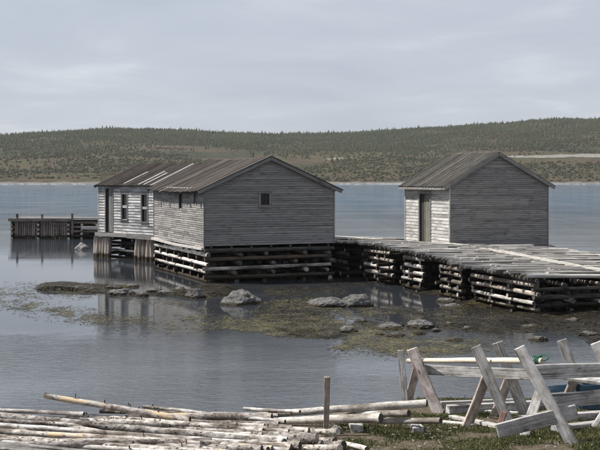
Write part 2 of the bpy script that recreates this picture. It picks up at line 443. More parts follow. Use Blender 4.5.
# foreshore and bank
m, nt, lk, b = new_mat('shore_ground', .85, .25)
ge = nt.new('ShaderNodeNewGeometry'); sp = nt.new('ShaderNodeSeparateXYZ'); lk.new(ge.outputs['Position'], sp.inputs[0])
n1 = N(nt, 'ShaderNodeTexNoise', Scale=1.6, Detail=8.0, Roughness=.7); lk.new(ge.outputs['Position'], n1.inputs['Vector'])
n2 = N(nt, 'ShaderNodeTexNoise', Scale=14.0, Detail=6.0, Roughness=.7); lk.new(ge.outputs['Position'], n2.inputs['Vector'])
soil = ramp(nt, [(.32, (.03, .023, .016)), (.47, (.085, .066, .044)), (.58, (.14, .115, .075)), (.72, (.065, .075, .028))]); lk.new(n2.outputs['Fac'], soil.inputs[0])
mud = ramp(nt, [(.36, (.010, .009, .007)), (.50, (.022, .018, .011)), (.60, (.055, .044, .020)), (.70, (.040, .037, .030))]); lk.new(n1.outputs['Fac'], mud.inputs[0])
mud2 = mixc(nt, lk, .6, mud.outputs[0], n2.outputs['Fac'], 'MULTIPLY')
hz = ramp(nt, [(.20, (0, 0, 0)), (.45, (1, 1, 1))]); 
lk.new(sp.outputs[2], hz.inputs[0])
col = mixc(nt, lk, hz.outputs[0], mud2, soil.outputs[0]); lk.new(col, b.inputs['Base Color'])
bp = N(nt, 'ShaderNodeBump', Strength=.8, Distance=.05); lk.new(n2.outputs['Fac'], bp.inputs['Height']); lk.new(bp.outputs[0], b.inputs['Normal'])
M['shore'] = m

def leafy(name, cols, rough=.8, spec=.2, scale=1.3):
    m, nt, lk, b = new_mat(name, rough, spec)
    ge = nt.new('ShaderNodeNewGeometry')
    n = N(nt, 'ShaderNodeTexNoise', Scale=scale, Detail=3.0); lk.new(ge.outputs['Position'], n.inputs['Vector'])
    ad = N(nt, 'ShaderNodeMath', operation='MULTIPLY_ADD'); lk.new(ge.outputs['Random Per Island'], ad.inputs[0]); ad.inputs[1].default_value = .5; 
    mu = N(nt, 'ShaderNodeMath', operation='MULTIPLY_ADD'); lk.new(n.outputs['Fac'], mu.inputs[0]); mu.inputs[1].default_value = 1.2; mu.inputs[2].default_value = -.35
    lk.new(mu.outputs[0], ad.inputs[2])
    r = ramp(nt, cols); lk.new(ad.outputs[0], r.inputs[0]); lk.new(r.outputs[0], b.inputs['Base Color'])
    return m
M['weed'] = leafy('rockweed', [(.1, (0.013, 0.011, 0.006)), (.42, (0.037, 0.031, 0.013)), (.68, (0.085, 0.074, 0.028)), (.95, (0.148, 0.130, 0.056))], .55, .4)
M['weed_dark'] = leafy('dark_rockweed', [(.1, (.008, .007, .005)), (.5, (.019, .016, .009)), (.8, (.040, .032, .014)), (1, (.085, .068, .026))], .5, .4)
M['grass'] = leafy('rough_grass', [(.1, (.03, .042, .014)), (.35, (.065, .085, .025)), (.6, (.12, .128, .048)), (.95, (.28, .25, .14))], .8, .2, 2.0)
M['spruce'] = leafy('far_spruce', [(.1, (.022, .028, .014)), (.5, (.036, .043, .020)), (.95, (.060, .063, .029))], .9, .1, .02)
M['scrub'] = leafy('far_scrub', [(.1, (.028, .031, .015)), (.5, (.044, .045, .021)), (.95, (.074, .060, .032))], .9, .1, .015)

# far hillside: heath, grass and bare patches
m, nt, lk, b = new_mat('heath_hillside', .95, .1)
ge = nt.new('ShaderNodeNewGeometry'); sp = nt.new('ShaderNodeSeparateXYZ'); lk.new(ge.outputs['Position'], sp.inputs[0])
mp = N(nt, 'ShaderNodeMapping', Scale=(.006, .012, .05)); lk.new(ge.outputs['Position'], mp.inputs[0])
n1 = N(nt, 'ShaderNodeTexNoise', Scale=1.0, Detail=8.0, Roughness=.62); lk.new(mp.outputs[0], n1.inputs['Vector'])
r1 = ramp(nt, [(.32, (.028, .032, .018)), (.45, (.038, .040, .022)), (.52, (.070, .051, .033)), (.59, (.058, .055, .027)), (.74, (.037, .043, .020))]); lk.new(n1.outputs['Fac'], r1.inputs[0])
n2 = N(nt, 'ShaderNodeTexNoise', Scale=.09, Detail=6.0, Roughness=.7); lk.new(ge.outputs['Position'], n2.inputs['Vector'])
r2 = ramp(nt, [(.35, (.6, .6, .6)), (.65, (1.25, 1.25, 1.25))]); lk.new(n2.outputs['Fac'], r2.inputs[0])
col = mixc(nt, lk, 1.0, r1.outputs[0], r2.outputs[0], 'MULTIPLY')
# bare gravel: pale pockets
mpb = N(nt, 'ShaderNodeMapping', Scale=(.005, .016, .0), Location=(.2, 4.4, 0)); lk.new(ge.outputs['Position'], mpb.inputs[0])
n3 = N(nt, 'ShaderNodeTexNoise', Scale=1.0, Detail=6.0, Roughness=.6); lk.new(mpb.outputs[0], n3.inputs['Vector'])
r3 = ramp(nt, [(.66, (0, 0, 0)), (.70, (1, 1, 1))]); lk.new(n3.outputs['Fac'], r3.inputs[0])
col = mixc(nt, lk, r3.outputs[0], col, (.27, .26, .235))
ad = N(nt, 'ShaderNodeMath', operation='MULTIPLY_ADD'); lk.new(n2.outputs['Fac'], ad.inputs[0]); ad.inputs[1].default_value = -2.5; lk.new(sp.outputs[2], ad.inputs[2])
rb = ramp(nt, [(.0, (1, 1, 1)), (.35, (0, 0, 0))]); lk.new(ad.outputs[0], rb.inputs[0])
col = mixc(nt, lk, rb.outputs[0], col, (.14, .133, .12))
lk.new(col, b.inputs['Base Color'])
M['hill'] = m
m, nt, lk, b = new_mat('pale_gravel', .95, .1)
ge = nt.new('ShaderNodeNewGeometry'); n1 = N(nt, 'ShaderNodeTexNoise', Scale=.3, Detail=6.0); lk.new(ge.outputs['Position'], n1.inputs['Vector'])
r1 = ramp(nt, [(.3, (.13, .12, .10)), (.7, (.25, .24, .22))]); lk.new(n1.outputs['Fac'], r1.inputs[0]); lk.new(r1.outputs[0], b.inputs['Base Color'])
M['gravel'] = m
m, nt, lk, b = new_mat('surf_foam', .8, .2); b.inputs['Base Color'].default_value = (.42, .44, .46, 1); M['foam'] = m

# sea: dark body, wind ripples that die away in the lee of the spit and the wharves
m, nt, lk, b = new_mat('sea_water', .035, .5)
b.inputs['IOR'].default_value = 1.33
ge = nt.new('ShaderNodeNewGeometry'); sp = nt.new('ShaderNodeSeparateXYZ'); lk.new(ge.outputs['Position'], sp.inputs[0])
dpt = N(nt, 'ShaderNodeMapRange', interpolation_type='SMOOTHSTEP'); lk.new(sp.outputs[1], dpt.inputs[0])
dpt.inputs[1].default_value = 55; dpt.inputs[2].default_value = 240
shn = N(nt, 'ShaderNodeTexNoise', Scale=.16, Detail=4.0, Distortion=.6); lk.new(ge.outputs['Position'], shn.inputs['Vector'])
sha = N(nt, 'ShaderNodeMath', operation='MULTIPLY_ADD'); lk.new(shn.outputs['Fac'], sha.inputs[0]); sha.inputs[1].default_value = 12.0; lk.new(sp.outputs[1], sha.inputs[2])
shl = N(nt, 'ShaderNodeMapRange', interpolation_type='SMOOTHSTEP'); lk.new(sha.outputs[0], shl.inputs[0])
shl.inputs[1].default_value = 33; shl.inputs[2].default_value = 43          # near the bank a paler base imitates bright sky reflected by ripples
inner = mixc(nt, lk, shl.outputs[0], (.086, .094, .104), (.030, .034, .040))
lk.new(mixc(nt, lk, dpt.outputs[0], inner, (.032, .096, .172)), b.inputs['Base Color'])
def wav(scale, detail, rough=.55, rot=0.0, dist=0.0):
    mp = N(nt, 'ShaderNodeMapping', Scale=scale, Rotation=(0, 0, rot)); lk.new(ge.outputs['Position'], mp.inputs[0])
    n = N(nt, 'ShaderNodeTexNoise', Scale=1.0, Detail=detail, Roughness=rough, Distortion=dist); lk.new(mp.outputs[0], n.inputs['Vector'])
    return n.outputs['Fac']
wa = wav((2.6, 6.0, 1), 4.0, .62, .15, .5)
wb = wav((.22, .6, 1), 2.0, .5, -.1)
wsl = wav((.035, .09, 1), 3.0, .5, .2, .6)          # slicks
# sheltered belt between 34 m and 120 m out
wed = wav((.35, .22, 1), 4.0, .6, .3, .5)
jit0 = N(nt, 'ShaderNodeMath', operation='MULTIPLY_ADD'); lk.new(wed, jit0.inputs[0]); jit0.inputs[1].default_value = 9.0; lk.new(sp.outputs[1], jit0.inputs[2])
jit = N(nt, 'ShaderNodeMath', operation='MULTIPLY_ADD'); lk.new(wsl, jit.inputs[0]); jit.inputs[1].default_value = 10.0; lk.new(jit0.outputs[0], jit.inputs[2])
c1 = N(nt, 'ShaderNodeMapRange', interpolation_type='SMOOTHSTEP'); lk.new(jit.outputs[0], c1.inputs[0])
c1.inputs[1].default_value = 37; c1.inputs[2].default_value = 46; c1.inputs[3].default_value = 1.0; c1.inputs[4].default_value = 0.05
c2 = N(nt, 'ShaderNodeMapRange', interpolation_type='SMOOTHSTEP'); lk.new(jit.outputs[0], c2.inputs[0])
c2.inputs[1].default_value = 68; c2.inputs[2].default_value = 190; c2.inputs[3].default_value = 0.0; c2.inputs[4].default_value = 2.1
amp = N(nt, 'ShaderNodeMath', operation='ADD'); lk.new(c1.outputs[0], amp.inputs[0]); lk.new(c2.outputs[0], amp.inputs[1])
slr = N(nt, 'ShaderNodeMapRange', interpolation_type='SMOOTHSTEP'); lk.new(wsl, slr.inputs[0])
slr.inputs[1].default_value = .36; slr.inputs[2].default_value = .60; slr.inputs[3].default_value = .35; slr.inputs[4].default_value = 1.0
amp2 = N(nt, 'ShaderNodeMath', operation='MULTIPLY'); lk.new(amp.outputs[0], amp2.inputs[0]); lk.new(slr.outputs[0], amp2.inputs[1])
gst = wav((.16, .014, 1), 4.0, .6, .05, .3)          # gusts: patches of stronger ripple, stretched across the wind
gsr = N(nt, 'ShaderNodeMapRange'); lk.new(gst, gsr.inputs[0]); gsr.inputs[1].default_value = .32; gsr.inputs[2].default_value = .68; gsr.inputs[3].default_value = .45; gsr.inputs[4].default_value = 1.55
amp3 = N(nt, 'ShaderNodeMath', operation='MULTIPLY'); lk.new(amp2.outputs[0], amp3.inputs[0]); lk.new(gsr.outputs[0], amp3.inputs[1]); amp2 = amp3
h1 = N(nt, 'ShaderNodeMath', operation='MULTIPLY_ADD'); lk.new(wb, h1.inputs[0]); h1.inputs[1].default_value = 1.6; lk.new(wa, h1.inputs[2])
h2 = N(nt, 'ShaderNodeMath', operation='MULTIPLY'); lk.new(h1.outputs[0], h2.inputs[0]); lk.new(amp2.outputs[0], h2.inputs[1])
bp = N(nt, 'ShaderNodeBump', Strength=1.0, Distance=.040); lk.new(h2.outputs[0], bp.inputs['Height']); lk.new(bp.outputs[0], b.inputs['Normal'])
M['water'] = m

# ------------------------------------------------------------------ ground, water, far shore
def px_of(x, y): return CX + F * x / np.maximum(y, 1.0)

def bank(x, y):
    base = 3.06 - 0.1 * np.asarray(y, dtype=float)
    edge = np.interp(px_of(np.asarray(x, dtype=float), np.asarray(y, dtype=float)), [0, 240, 385, 420], [13.6, 13.7, 14.6, 16.7])
    drop = sstep(0, 5.5, y - edge + 0.5 * (vnoise(np.asarray(x) * .5, np.asarray(y) * .2, 5) - .5))
    return base * (1 - drop) + (-0.55) * drop

def flat_mask(x, y):
    """1 where the weedy tidal flat lies, 0 in open water"""
    px = px_of(x, y); py = HY + F * CH / np.maximum(y, 1)
    low = np.interp(px, [205, 235, 262, 300, 350, 400, 470, 620], [306, 320, 331, 340, 346, 349, 351, 353])
    low = low + 10 * (fbm(np.asarray(x) * .6, np.asarray(y) * .35, 21, 3) - .5)
    m = sstep(low + 4, low - 6, py) * sstep(205, 265, px + 30 * (vnoise(x, np.asarray(y) * .5, 3) - .5)) * sstep(64, 54, y)
    # the spit to the left
    spc = np.interp(px, [15, 60, 110, 160, 210, 240], [289, 287, 289, 290, 291, 291])
    wdt = np.interp(px, [15, 50, 110, 160, 210, 240], [1.5, 6, 9, 9.5, 10, 8])
    m2 = sstep(1.0, .45, np.abs(py - spc) / wdt) * sstep(10, 45, px) * sstep(262, 225, px)
    return np.maximum(m, m2 * 1.22)

def shore_h(x, y):
    x = np.asarray(x, dtype=float); y = np.asarray(y, dtype=float)
    h = bank(x, y)
    bumps = .05 * (fbm(x * 1.3, y * 1.3, 8, 4) - .5) + .12 * (fbm(x * .25, y * .25, 9, 2) - .5)
    land = sstep(18, 13, y)
    fl = flat_mask(x, y)
    n = fbm(x * .55, y * .28, 31, 4)
    ft = -.055 + .38 * (n - .47)
    rise = .13 * sstep(3.5, 8, x) * sstep(30, 38, y)
    sea = -.55 + fl * (.55 + ft + rise * fl)
    return np.where(y < 22, h * land + (1 - land) * np.minimum(h, 5) + bumps * (.4 + .6 * land), sea)

def grid(name, xs, ys, hf, mat, kind='structure', skip=None):
    X, Y = np.meshgrid(xs, ys)
    Z = hf(X, Y)
    V = np.stack([X.ravel(), Y.ravel(), Z.ravel()], 1)
    nx, ny = len(xs), len(ys)
    i = np.arange(nx - 1)[None, :] + nx * np.arange(ny - 1)[:, None]
    Fq = np.stack([i, i + 1, i + nx + 1, i + nx], -1).reshape(-1, 4)
    o = big_mesh(name, V, Fq, mat, smooth=True)
    return tag(o, kind=kind)

grid('shore_ground', np.linspace(-45, 45, 380), np.concatenate([np.linspace(-12, 4, 12)[:-1], np.linspace(4, 22, 130)[:-1], np.linspace(22, 62, 260), np.linspace(62.5, 80, 20)]), shore_h, M['shore'])

def seabed():
    s = 1290; y0 = -120; y1 = 1400
    mesh = mesh_obj('seabed', [(-s, y0, -1.6), (s, y0, -1.6), (s, y1, -1.6), (-s, y1, -1.6)], [(0, 1, 2, 3)], M['shore'])
    tag(mesh, kind='structure')
    w = mesh_obj('sea_water', [(-s, y0, 0), (s, y0, 0), (s, y1, 0), (-s, y1, 0)], [(0, 1, 2, 3)], M['water'])
    tag(w, kind='structure')
seabed()

SKX = [-900, -400, 0, 40, 100, 150, 200, 260, 300, 340, 380, 420, 460, 500, 540, 580, 640, 800, 1200]
SKY = [140, 141, 136.5, 133, 130.5, 130, 132, 134, 135, 134, 131.5, 129.5, 126.5, 123.5, 121.5, 119.5, 118, 122, 135]
RY = 1500.0
def hill_h(x, y):
    x = np.asarray(x, dtype=float); y = np.asarray(y, dtype=float)
    px = CX + F * x / RY
    H = CH + (HY - np.interp(px, SKX, SKY)) * RY / F
    shore = 905 + 30 * (fbm(x * .006, 0 * x, 41, 3) - .5)
    t = (y - shore) / (RY - shore)
    up = np.where(t < 0, t * 2.0, np.clip(t, 0, 1) ** .85)
    s = np.where(t > 1, 1 - .35 * (t - 1) ** 2, up)
    z = H * np.maximum(s, -.2)
    nz = 7 * (fbm(x * .012, y * .012, 43, 4) - .5) * sstep(.03, .3, t)
    return z + nz
hill = grid('hill', np.linspace(-1300, 1300, 330), np.linspace(860, 2100, 160), hill_h, M['hill'])

# gravel clearing on the right-hand slope
def clearing():
    pts = []
    top = [(455, 153.5), (470, 154.2), (500, 156), (530, 156.2), (560, 155), (600, 154), (640, 154)]
    bot = [(640, 158.5), (600, 158), (570, 157.6), (540, 158.6), (515, 158.2), (490, 157.6), (468, 156)]
    def hit(px, py):
        for D in np.arange(920, 1490, 2.0):
            p = px_ray(px, py, D)
            if hill_h(p.x, p.y) >= p.z: return p
        return px_ray(px, py, 1480)
    n = 40; V = []; Fc = []
    tx = [p[0] for p in top]; ty = [p[1] for p in top]; bx = [p[0] for p in bot][::-1]; by_ = [p[1] for p in bot][::-1]
    for i in range(n):
        px = 455 + (640 - 455) * i / (n - 1)
        y0 = np.interp(px, tx, ty) + U(-.3, .3); y1 = max(np.interp(px, bx, by_) + U(-.4, .4), y0 + .5)
        for k in range(5):
            p = hit(px, y0 + (y1 - y0) * k / 4)
            V.append((p.x, p.y, float(hill_h(p.x, p.y)) + .35))
    for i in range(n - 1):
        for k in range(4):
            a = i * 5 + k; Fc.append((a, a + 1, a + 6, a + 5))
    o = mesh_obj('gravel_ground', V, Fc, M['gravel']); tag(o, kind='structure')
clearing()

def far_woods():
    """spruce wood on the far hill: thousands of small two-tier conifers in one mass"""
    def scatter(n, fn):
        x = RNG.uniform(-1050, 1050, n); y = RNG.uniform(915, 1640, n)
        p = fn(x, y); k = RNG.uniform(0, 1, n) < p
        return x[k], y[k]
    def dens(x, y):
        t = (y - 905) / 595
        n = fbm(x * .008, y * .008, 51, 3); n2 = fbm(x * .03, y * .03, 52, 3)
        lft = sstep(-100, -330, x * 1500 / y)
        d = sstep(.30, .62, t + .6 * (n - .5)) * (.40 + .8 * sstep(.35, .6, n2))
        d = np.maximum(d, sstep(.55, .64, n) * .30 * sstep(.10, .22, t))
        d = np.maximum(d, .9 * sstep(.88, .98, t))
        d = np.maximum(d, .15 * sstep(.02, .05, t) * sstep(.22, .12, t) * sstep(.45, .55, n2))
        return np.clip(d, .006, 1)
    x, y = scatter(150000, dens)
    z = hill_h(x, y); n = len(x)
    h = RNG.uniform(1.6, 4.0, n) * (1 + .6 * (RNG.uniform(0, 1, n) > .94)) * (.8 + .5 * vnoise(x * .02, y * .02, 57)); r = h * RNG.uniform(.20, .30, n)
    V = []; Fs = []
    k5 = 5
    ang = RNG.uniform(0, 6.28, n)
    base = 0
    verts = np.zeros((n, 2 * (k5 + 1), 3)); 
    for tier, (z0, z1, rr) in enumerate(((.06, .66, 1.0), (.38, 1.0, .62))):
        for k in range(k5):
            a = ang + 2 * math.pi * k / k5 + tier * .5
            q = rr * r * RNG.uniform(.75, 1.2, n)
            verts[:, tier * 6 + k] = np.stack([x + q * np.cos(a), y + q * np.sin(a), z + h * z0 * RNG.uniform(.6, 1.2, n)], 1)
        verts[:, tier * 6 + 5] = np.stack([x + RNG.normal(0, .1, n), y, z + h * z1], 1)
    f = []
    for tier in range(2):
        for k in range(k5):
            f.append((tier * 6 + k, tier * 6 + (k + 1) % k5, tier * 6 + 5))
    f = np.array(f)
    Fs = (f[None] + (np.arange(n) * 12)[:, None, None]).reshape(-1, 3)
    o = big_mesh('spruce_forest', verts.reshape(-1, 3), Fs, M['spruce'])
    tag(o, 'dark spruce wood covering the far hill to its skyline', 'forest', kind='stuff')
    # low scrub
    def dens2(x, y):
        t = (y - 905) / 595
        return np.clip(.75 * np.maximum(sstep(.38, .62, fbm(x * .012, y * .02, 61, 4)), .95 * sstep(.16, .08, t) * sstep(.30, .45, fbm(x * .01, y * .05, 63, 3))) * sstep(.008, .02, t), 0, 1)
    x, y = scatter(130000, dens2); n = len(x); z = hill_h(x, y)
    h = RNG.uniform(.7, 1.8, n); r = h * RNG.uniform(.7, 1.3, n); ang = RNG.uniform(0, 6.28, n)
    verts = np.zeros((n, 11, 3))
    for ring, (zz, rr) in enumerate(((0.0, 1.0), (.65, .8))):
        for k in range(5):
            a = ang + 2 * math.pi * k / 5 + ring * .6; q = r * rr * RNG.uniform(.7, 1.25, n)
            verts[:, ring * 5 + k] = np.stack([x + q * np.cos(a), y + q * np.sin(a), z + h * zz * RNG.uniform(.8, 1.15, n)], 1)
    verts[:, 10] = np.stack([x, y, z + h], 1)
    f = []
    for k in range(5):
        k2 = (k + 1) % 5
        f += [(k, k2, 5 + k2), (k, 5 + k2, 5 + k), (5 + k, 5 + k2, 10)]
    Fs = (np.array(f)[None] + (np.arange(n) * 11)[:, None, None]).reshape(-1, 3)
    o = big_mesh('heath_scrub', verts.reshape(-1, 3), Fs, M['scrub'])
    tag(o, 'low olive scrub scattered over the far heath slope', 'scrub', kind='stuff')
far_woods()

def surf():
    V = []; Fc = []
    for k in range(110):
        px = random.choice((U(-20, 96), U(-20, 60), U(380, 402), U(548, 640), U(340, 402)))
        D = U(830, 885); p = px_ray(px, HY, D); L = U(.6, 4.5); w = U(.12, .4); z = .12
        b = len(V)
        for i in range(5):
            xx = p.x - L / 2 + L * i / 4; ww = w * math.sin(math.pi * (i + .5) / 5) * U(.7, 1.2)
            V += [(xx, D - ww, .03), (xx, D, z + .35 * ww), (xx, D + ww, .03)]
        for i in range(4):
            a = b + 3 * i
            Fc += [(a, a + 3, a + 4, a + 1), (a + 1, a + 4, a + 5, a + 2)]
    o = mesh_obj('surf', V, Fc, M['foam']); tag(o, 'thin white surf breaking along the far shore', 'surf', kind='stuff')
surf()

# ------------------------------------------------------------------ houses
def split(a, b, holes):
    """segments of [a,b] left by the holes [(h0,h1),...]"""
    segs = [(a, b)]
    for h0, h1 in holes:
        out = []
        for s0, s1 in segs:
            if h1 <= s0 or h0 >= s1: out.append((s0, s1)); continue
            if h0 > s0: out.append((s0, h0))
            if h1 < s1: out.append((h1, s1))
        segs = out
    return segs

def clap(parent, mat, O, dx, dn, x0, x1, z0, z1, c0=0.0, c1=0.0, tb=.024, tt=.008):
    """one clapboard: O wall origin, dx along the wall, dn outward; c0,c1 = inward shift of the upper corners (raked ends)"""
    L = x1 - x0; h = z1 - z0
    z0 += U(-.004, .004)
    vs = [(0, 0, 0), (L, 0, 0), (L, -tb, 0), (0, -tb, 0), (c0, 0, h), (L - c1, 0, h), (L - c1, -tt, h), (c0, -tt, h)]
    p = O + dx * x0 + Vector((0, 0, z0))
    m = Matrix((dx, -dn, Vector((0, 0, 1)))).transposed().to_4x4()
    flip = dx.cross(-dn).z < 0
    m.translation = p
    tilt = Matrix.Rotation(U(-.0025, .0025), 4, 'Y')
    fs = [f if flip else f[::-1] for f in [(0, 1, 2, 3), (7, 6, 5, 4), (3, 2, 6, 7), (0, 4, 5, 1), (1, 5, 6, 2), (0, 3, 7, 4)]]
    fs = [f[::-1] for f in fs] if False else fs
    return mesh_obj('board', vs, fs, mat, parent, matrix=m @ tilt)

def wall(root, mat, O, dx, dn, length, top_fn, zt, pitch, holes, zb=0.0, tb=.032, butt=(3.6, 6.2), panel_mat=None, gable=None):
    """O origin at the wall's left foot (house space). holes = [(x0,x1,z0,z1)]. gable = (ridge_x, ridge_z) or None"""
    pm = panel_mat or M['dark_inside']
    # sheathing behind the boards, 3 cm thick, with real openings
    V = []; Fc = []
    def block(x0, x1, z0, z1):
        b = len(V)
        for n_ in (-.004, -.034):
            for (x, z) in ((x0, z0), (x1, z0), (x1, z1), (x0, z1)):
                V.append(tuple(O + dx * x + dn * n_ + Vector((0, 0, z))))
        Fc.extend([(b, b + 1, b + 2, b + 3), (b + 4, b + 7, b + 6, b + 5), (b, b + 4, b + 5, b + 1), (b + 1, b + 5, b + 6, b + 2), (b + 2, b + 6, b + 7, b + 3), (b + 3, b + 7, b + 4, b)])
    zs = sorted({zb, zt} | {h[2] for h in holes} | {h[3] for h in holes}); zs = [z for z in zs if zb <= z <= zt]
    for z0, z1 in zip(zs[:-1], zs[1:]):
        zm = (z0 + z1) / 2
        for s0, s1 in split(0, length, [(h[0], h[1]) for h in holes if h[2] < zm < h[3]]):
            block(s0, s1, z0, z1)
    if gable:
        b = len(V)
        for n_ in (-.004, -.034):
            for (x, z) in ((0, zt), (length, zt), gable):
                V.append(tuple(O + dx * x + dn * n_ + Vector((0, 0, z))))
        Fc.extend([(b, b + 1, b + 2), (b + 3, b + 5, b + 4), (b, b + 3, b + 4, b + 1), (b + 1, b + 4, b + 5, b + 2), (b + 2, b + 5, b + 3, b)])
    w = mesh_obj('wall', V, Fc, pm, root)
    # clapboards
    z = zb
    ztop = gable[1] if gable else zt
    joints = [U(*butt)]
    row = 0
    while z < ztop - .02:
        p = pitch * U(.92, 1.08); z1 = min(z + p, ztop)
        a0, b0 = 0.0, length; a1, b1 = 0.0, length
        if gable:
            gx, gz = gable
            def ext(zz):
                if zz <= zt: return 0.0, length
                t = (zz - zt) / (gz - zt); return gx * t, length - (length - gx) * t
            a0, b0 = ext(z); a1, b1 = ext(z1)
        hs = [(h[0], h[1]) for h in holes if h[2] < (z + z1) / 2 < h[3]]
        if row % 5 == 0:
            joints = []; q = U(.4, butt[1])
            while q < length: joints.append(q); q += U(*butt)
        cuts = [j + (U(-.02, .02)) for j in joints] if random.random() < .85 else []
        for s0, s1 in split(a0, b0, hs):
            xs = [s0] + [c for c in cuts if s0 + .25 < c < s1 - .25] + [s1]
            for i in range(len(xs) - 1):
                x0, x1 = xs[i] + (.003 if i else 0), xs[i + 1] - (.003 if i < len(xs) - 2 else 0)
                c0 = (a1 - a0) if x0 == a0 and gable else 0.0
                c1 = (b0 - b1) if x1 == b0 and gable else 0.0
                c0 = min(c0, (x1 - x0) * .98); c1 = min(c1, (x1 - x0) * .98 - c0) if c0 + c1 > (x1 - x0) * .98 else c1
                if x1 - x0 > .04:
                    clap(w, mat, O, dx, dn, x0, x1, z, z1 - .002, c0, c1, tb=tb)
        z = z1; row += 1
    return w

def opening(root, kind, O, dx, dn, x0, x1, z0, z1, frame_mat, bars=False, fw=.07, pane_mat=None, proud=.03, sill=True, label=None):
    """window or door leaf in its hole with casing"""
    pm = pane_mat or M['glass']
    def P(x, z, n_): return O + dx * x + dn * n_ + Vector((0, 0, z))
    if kind == 'window':
        w = plank('window', pm, root, P(x0, (z0 + z1) / 2, -.05), P(x1, (z0 + z1) / 2, -.05), z1 - z0, .02, up=dn)
    else:
        w = plank('door', M['dark_inside'], root, P(x0, (z0 + z1) / 2, -.07), P(x1, (z0 + z1) / 2, -.07), z1 - z0, .02, up=dn)  # dark sheet paints the shade of the interior beside the boards
        nb = 4; bw = (x1 - x0) * .66 / nb
        for i in range(nb):
            xa = x0 + bw * (i + .5)
            plank_w(w, 'board', pm, P(xa, z0 + .01, -.045), P(xa, z1 - .01, -.045), bw - .012, .022, dn)
    if label: w['label'] = label
    fb = fw / 2
    def fr(p0, p1, nm='frame'):
        plank_w(w, nm, frame_mat, p0, p1, fw, .05, dn)
    fr(P(x0 - fb, z0 - .02, proud), P(x0 - fb, z1 + .02, proud)); fr(P(x1 + fb, z0 - .02, proud), P(x1 + fb, z1 + .02, proud))
    fr(P(x0 - fw - .03, z1 + fb + .022, proud + .004), P(x1 + fw + .03, z1 + fb + .022, proud + .004))
    if sill: plank_w(w, 'sill', frame_mat, P(x0 - fw - .04, z0 - .05, proud + .02), P(x1 + fw + .04, z0 - .05, proud + .02), .055, .10, dn)
    if bars:
        plank_w(w, 'glazing_bar', M['dark_inside'], P((x0 + x1) / 2, z0, -.025), P((x0 + x1) / 2, z1, -.025), .035, .03, dn)
        plank_w(w, 'glazing_bar', M['dark_inside'], P(x0, z0 + (z1 - z0) * .55, -.027), P(x1, z0 + (z1 - z0) * .55, -.027), .035, .03, dn)
    return w

def plank_w(parent, name, mat, p0, p1, w, t, up):
    """plank given in house space but parented to a part (which itself sits in house space)"""
    o = plank(name, mat, parent, p0, p1, w, t, up=up, jit=.004)
    o.matrix_basis = parent.matrix_basis.inverted() @ o.matrix_basis
    return o

def roof(root, W, L, he, gx, gz, oe, og, mat, bmat, spacing, white=(), thick=.05, bw=.045, ragged=.05, bt=.035, sag=0.0):
    """two slopes; battens / boards run from eave to ridge"""
    r = None
    for side in (0, 1):
        # slope frame
        if side == 0:
            ex, rx = -oe, gx; sl = (gz - he) / gx; ez = he - oe * sl
        else:
            ex, rx = W + oe, gx; sl = (gz - he) / (W - gx); ez = he - oe * sl
        y0, y1 = -og, L + og
        nrm = Vector((-(gz - ez), 0, (rx - ex))).normalized()
        if nrm.z < 0: nrm = -nrm
        n = 10
        V = []; Fc = []
        for i in range(n + 1):
            y = y0 + (y1 - y0) * i / n
            dz = -sag * math.sin(math.pi * i / n) + U(-.008, .008)
            for (x, z) in ((ex, ez), (rx, gz)):
                V.append((x, y, z + dz + .02)); V.append((x + nrm.x * thick, y, z + dz + .02 + nrm.z * thick))
        for i in range(n):
            a = 4 * i; c = a + 4
            Fc += [(a + 1, c + 1, c + 3, a + 3), (a, a + 2, c + 2, c), (a, c, c + 1, a + 1), (a + 2, a + 3, c + 3, c + 2)]
        Fc += [(0, 1, 3, 2), (4 * n, 4 * n + 2, 4 * n + 3, 4 * n + 1)]
        if side == 1: Fc = [f[::-1] for f in Fc]
        sl_o = mesh_obj('roof_slope', V, Fc, mat, root)
        y = y0 + .03; k = 0
        while y < y1:
            t = (y - y0) / (y1 - y0)
            dz = -sag * math.sin(math.pi * t)
            off = nrm * (thick + bt / 2 + .004)
            rg = U(-ragged, ragged)
            e_ = Vector((ex, y, ez + dz + .02)); rd = Vector((rx, y + U(-.02, .02), gz + dz + .02))
            d = (e_ - rd).normalized()
            p0 = e_ + d * (.03 + max(0, rg)) + off; p1 = rd + off - d * .01
            if rg < -.7 * ragged and ragged > .06: p0 = e_ - d * U(.1, .5) + off
            mm = bmat
            seg = None
            if side == 0:
                for (k0, f0, f1) in white:
                    if k0 == k: mm = M['batten_white']; seg = (f0, f1)
            if seg:
                plank('batten', mm, sl_o, p0.lerp(p1, seg[0]), p0.lerp(p1, seg[1]), bw * 2.0, bt, up=nrm)
            else:
                plank('batten', mm, sl_o, p0, p1, bw * U(.7, 1.25), bt * U(.7, 1.3), up=nrm)
            y += spacing * (U(.6, 1.4) if spacing > .4 else U(.85, 1.15)); k += 1
        # barge boards at both gable ends and the eave board
        for yy, s in ((y0, -1), (y1, 1)):
            plank('barge_board', M['trim'], root, (ex, yy + s * .016, ez - .03), (rx, yy + s * .016, gz - .03), .15, .028, up=(0, s, 0), jit=.01)
    return r

def house_base(name, label, px, py, z, theta):
    D = depth_at(py, z); p = px_ray(px, py, D); p.z = z
    return thing(name, label, 'shed', p, theta)

ZV = Vector((0, 0, 1))
def side_xy(root_loc, theta, px, py_top, py_bot, wallside='left'):
    """photo pixel column -> distance along the left wall, and z of two rows there"""
    b = Vector((-math.sin(theta), math.cos(theta)))
    k = (px - CX) / F
    # X = x0 + s*b.x ; Y = y0 + s*b.y ; X/Y = k
    s = (k * root_loc.y - root_loc.x) / (b.x - k * b.y)
    Y = root_loc.y + s * b.y
    return s, CH - (py_top - HY) * Y / F - root_loc.z, CH - (py_bot - HY) * Y / F - root_loc.z

